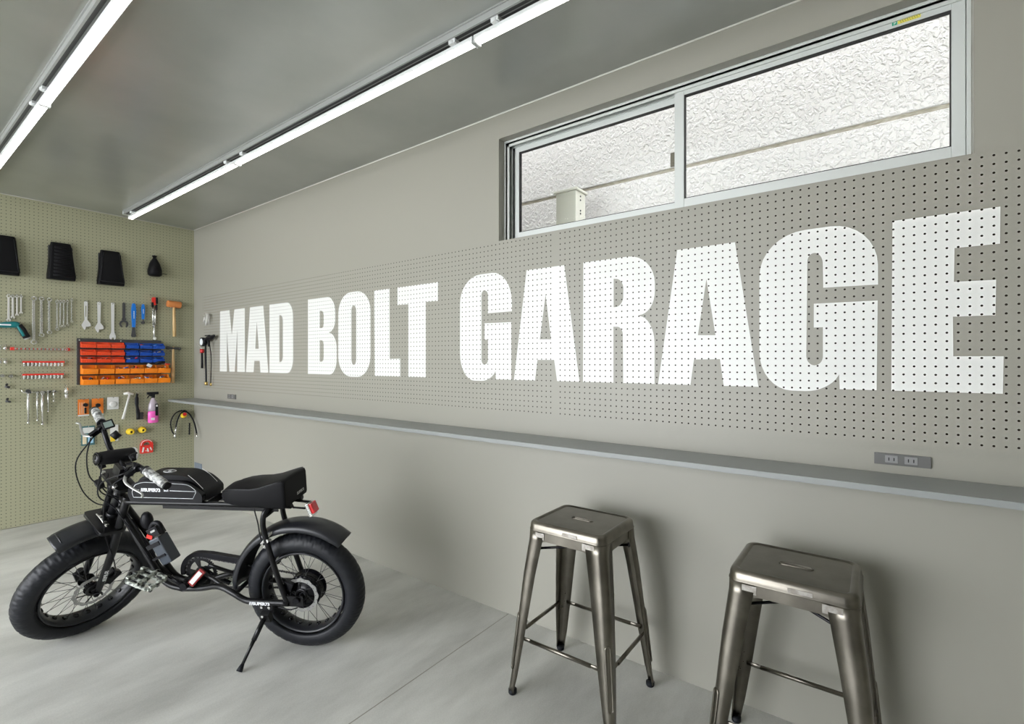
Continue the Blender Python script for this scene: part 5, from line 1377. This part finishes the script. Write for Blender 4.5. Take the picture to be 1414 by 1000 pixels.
b = MB(); b.cyl((.0, -.018, h_ * .6), (.0, -.045, h_ * .6), .018, 14); b.build('packed_part', 'black', t)
t, w_, h_ = card(1.536, 1.134, 1.628, 1.010, 'bag', 'small clear plastic bag hanging beside the orange cards', 'plastic_bag', 'bag')
b = MB(); b.sphere((0, -.022, h_ * .42), .034, 7, (1, .35, .9)); b.build('bag_contents', 'bag', t)
t, w_, h_ = card(1.335, .862, 1.438, .672, 'card_teal', 'blue and teal packaged part low on the board behind the handlebar')
b = MB(); b.bb((.0, -.026, .02), (.04, -.0165, .10)); b.build('blue_blister', 'card_blue', t, bevel=.003)
b = MB(); b.bb((-.042, -.022, .015), (-.012, -.0165, .11)); b.build('cream_insert', 'skin_card', t, bevel=.002)
b = MB(); b.bb((-.04, -.02, .12), (.045, -.0165, .175)); b.build('printed_header', 'bag', t)
t, w_, h_ = card(1.560, .852, 1.625, .685, 'bag', 'pale packaged part with a yellow corner, right of the handlebar')
b = MB(); b.bb((-.032, -.02, .0), (.005, -.0165, .055)); b.build('yellow_corner', 'yellow', t)

t = hang('torx_key', 'white T handled tool hanging at a slant', 'hand tool', 1.705, 1.158)
b = MB(); b.tube([(-.038, -.03, .004), (.0, -.03, .010), (.044, -.03, -.004)], [.011, .014, .010], 10, flat=(1, .7)); b.build('handle', 'white', t)
b = MB(); b.tube([(.012, -.03, .0), (-.018, -.03, -.13), (-.045, -.03, -.255)], [.010, .009, .013], 10, flat=(1, .6)); b.build('shaft', 'white', t); hook(1.70, 1.16)
t = hang('detailing_brush', 'black plastic brush with short side bristles', 'brush', 1.785, 1.150)
b = MB(); b.tube([(-.004, -.03, .006), (-.008, -.03, -.04), (-.006, -.03, -.12), (.004, -.03, -.2), (.006, -.03, -.262)], [.012, .018, .014, .018, .018], 10, flat=(1, .6), smoothpath=3); b.build('handle', 'black', t)
b = MB(); b.bb((.018, -.045, -.262), (.045, -.015, -.19)); b.build('bristles', 'gasket', t, bevel=.002); hook(1.783, 1.155)
t = hang('spray_bottle', 'spray bottle of pink cleaner with a black trigger head', 'bottle', 1.912, 0.845)
def obl(w, d, z): return [(w * math.cos(2 * PI * i / 20), -.06 + d * math.sin(2 * PI * i / 20), z) for i in range(20)]
b = MB(); b.loft([obl(.042, .028, 0), obl(.048, .033, .008), obl(.048, .033, .10), obl(.046, .032, .125)]); b.build('pink_liquid', 'pink', t)
b = MB(); b.loft([obl(.0462, .0322, .1245), obl(.044, .031, .16), obl(.038, .027, .20), obl(.026, .02, .235), obl(.014, .014, .255), obl(.013, .013, .27)]); b.build('bottle', 'clear', t)
b = MB(); b.bb((.010, -.0945, .075), (.036, -.080, .20)); b.build('black_label', 'black', t, bevel=.002)
b = MB(); b.bb((.014, -.096, .17), (.030, -.0946, .19)); b.bb((-.028, -.094, .03), (.004, -.090, .055)); b.build('label_print', 'white', t)
b = MB(); b.cyl((0, -.06, .262), (0, -.06, .285), .017, 14); b.box((-.004, -.06, .312), (.100, .03, .028)); b.box((-.008, -.06, .295), (.045, .028, .03)); b.tube([(-.03, -.06, .30), (-.042, -.06, .28), (-.052, -.06, .262)], .006, 8); b.build('trigger_head', 'black', t, bevel=.005); hook(1.93, 1.12)
for x, z, w_ in ((1.722, .768, 'left'), (1.824, .775, 'right')):
    t = hang('yellow_impact_socket', 'yellow round plug with a dark hole, %s one of the pair' % w_, 'socket', x, z, 'pair of yellow plugs')
    b = MB(); b.lathe([(.010, 0), (.030, 0), (.034, -.012), (.032, -.05), (.022, -.075), (.012, -.078), (.010, -.06)], c=(0, 0, 0), axis='y', n=24); b.build('shell', 'yellow', t)
    b = MB(); b.cyl((0, -.01, 0), (0, -.066, 0), .0105, 12); b.build('bore', 'gasket', t)
t = hang('tape_measure', 'red and white D shaped package with a carry loop', 'package', 1.864, .526)
b = MB(); arch = [(-.058, .0), (.058, .0, .006, .006)]
o_ = [(-.056, 0, .008, .008), (.056, 0, .008, .008), (.060, .10, .04, .04), (.035, .142, .03, .03), (-.035, .142, .03, .03), (-.060, .09, .04, .04)]
i_ = [(-.030, .082), (.030, .082), (.030, .105, .015, .015), (.0, .118, .012, .012), (-.030, .105, .015, .015)]
plate(b, [o_, i_], .012, .02); b.build('body', 'red', t, bevel=.003)
b = MB()
for pts in ([(-.045, .012), (-.03, .012), (-.02, .062), (-.034, .068)], [(.005, .012), (.02, .012), (.012, .05), (.0, .05)], [(.026, .05), (.04, .02), (.048, .028), (.034, .062)], [(-.01, .02), (.0, .02), (-.004, .03), (-.012, .03)]):
    plate(b, [pts], .0322, .0006)
b.tube([(-.050, -.033, .085), (-.040, -.033, .118), (-.012, -.033, .134), (.022, -.033, .134), (.045, -.033, .112)], .003, 6, smoothpath=3)
b.build('white_print', 'white', t); hook(1.864, .636)
# hose with pressure fittings beside the counter
t = hang('air_hose', 'short black air hose looped over a hook under the end of the counter', 'hose', 2.20, .935)
b = MB(); b.tube([(-.065, -.03, -.27), (-.105, -.03, -.20), (-.115, -.03, -.10), (-.075, -.03, -.015), (-.01, -.03, .012), (.04, -.03, .0)], .0065, 8, smoothpath=5)
b.tube([(-.08, -.045, -.245), (-.07, -.045, -.15), (-.045, -.045, -.05), (.0, -.045, .0), (.05, -.05, -.02), (.085, -.08, -.10), (.088, -.14, -.19), (.075, -.2, -.24)], .0075, 8, smoothpath=5); b.build('hose', 'rubber', t)
b = MB(); b.sphere((.0, -.055, -.04), .032, 8, (1, .6, .9)); b.build('yellow_coupling', 'yellow', t)
b = MB(); b.cyl((.0, -.07, -.025), (.0, -.085, -.025), .018, 12); b.build('red_knob', 'lens_red', t)
b = MB(); b.tube([(-.068, -.045, -.16), (-.078, -.045, -.235)], .010, 8); b.tube([(-.078, -.045, -.235), (-.085, -.045, -.28)], .013, 8); b.tube([(.076, -.2, -.235), (.07, -.22, -.28)], .009, 8); b.build('metal_fitting', 'chrome', t)
b = MB(); b.tube([(.060, -.05, -.13), (.058, -.05, -.26)], .008, 8); b.build('black_sleeve', 'black', t); hook(2.198, .945)

# ------------------------------------------------------------------ things on the greige pegboard near the corner; local x = out of the wall (negative), y along
def hangr(name, label, cat, y, z, group=None): return thing(name, label, cat, (XB, y, z), group)
t = hangr('inflator_gauge', 'tyre inflator with a round gauge and dangling hose beside the letter M', 'inflator', 5.70, 1.715)
b = MB(); b.cyl((-.035, .10, -.01), (-.075, .10, -.012), .048, 20); b.build('gauge_body', 'black', t)
b = MB(); b.cyl((-.0755, .10, -.012), (-.077, .10, -.012), .036, 20); b.build('gauge_dial', 'gauge_face', t)
b = MB(); b.tube([(-.05, .07, .0), (-.05, .0, .025), (-.05, -.10, .035), (-.05, -.15, .05)], [.016, .024, .022, .012], 12); b.tube([(-.05, .0, .02), (-.05, -.03, -.06)], .012, 8); b.box((-.05, .01, .055), (.02, .09, .012)); b.build('trigger_grip', 'black', t, bevel=.002)
b = MB(); b.tube([(-.05, .06, -.04), (-.05, .055, -.15), (-.045, .06, -.30), (-.045, .055, -.44)], .009, 8, smoothpath=4); b.tube([(-.04, -.02, -.05), (-.03, -.035, -.2), (-.03, -.02, -.45)], .004, 6, smoothpath=4); b.build('hose', 'rubber', t)
b = MB(); b.cyl((-.045, .055, -.44), (-.045, .055, -.475), .016, 10); b.cyl((-.03, -.02, -.45), (-.03, -.02, -.48), .010, 8); b.build('chuck', 'brass', t)
t = hangr('multi_tool', 'bunch of small steel blades and brass keys hanging beside the letter M', 'multi tool', 5.73, 1.98)
b = MB()
for i, (dy, dz) in enumerate(((.13, .02), (.05, -.05), (.02, -.08), (-.02, -.09), (.07, .03), (-.03, -.02))): b.tube([(-.03, 0, 0.02), (-.035, dy, dz)], .006, 6, flat=(1, .4))
b.build('blades', 'satin', t)
b = MB(); b.tube([(-.04, .05, .0), (-.045, .07, -.06)], .014, 6, flat=(1, .5)); b.tube([(-.045, -.02, .02), (-.05, .01, -.10)], .014, 8, flat=(1, .5)); b.build('brass_keys', 'satin', t)
t = hangr('screwdriver_probe', 'slim black tool with a red collar between the inflator and the corner', 'hand tool', 5.90, 1.60)
b = MB(); b.tube([(-.03, 0, -.01), (-.03, -.005, -.18)], [.010, .013], 10); b.build('black_handle', 'black', t)
b = MB(); b.tube([(-.03, 0, .03), (-.03, 0, -.012)], .020, 10); b.build('red_collar', 'lens_red', t)
b = MB(); b.tube([(-.03, .0, .03), (-.02, .14, .085)], .003, 6); b.build('wire_tip', 'satin', t)
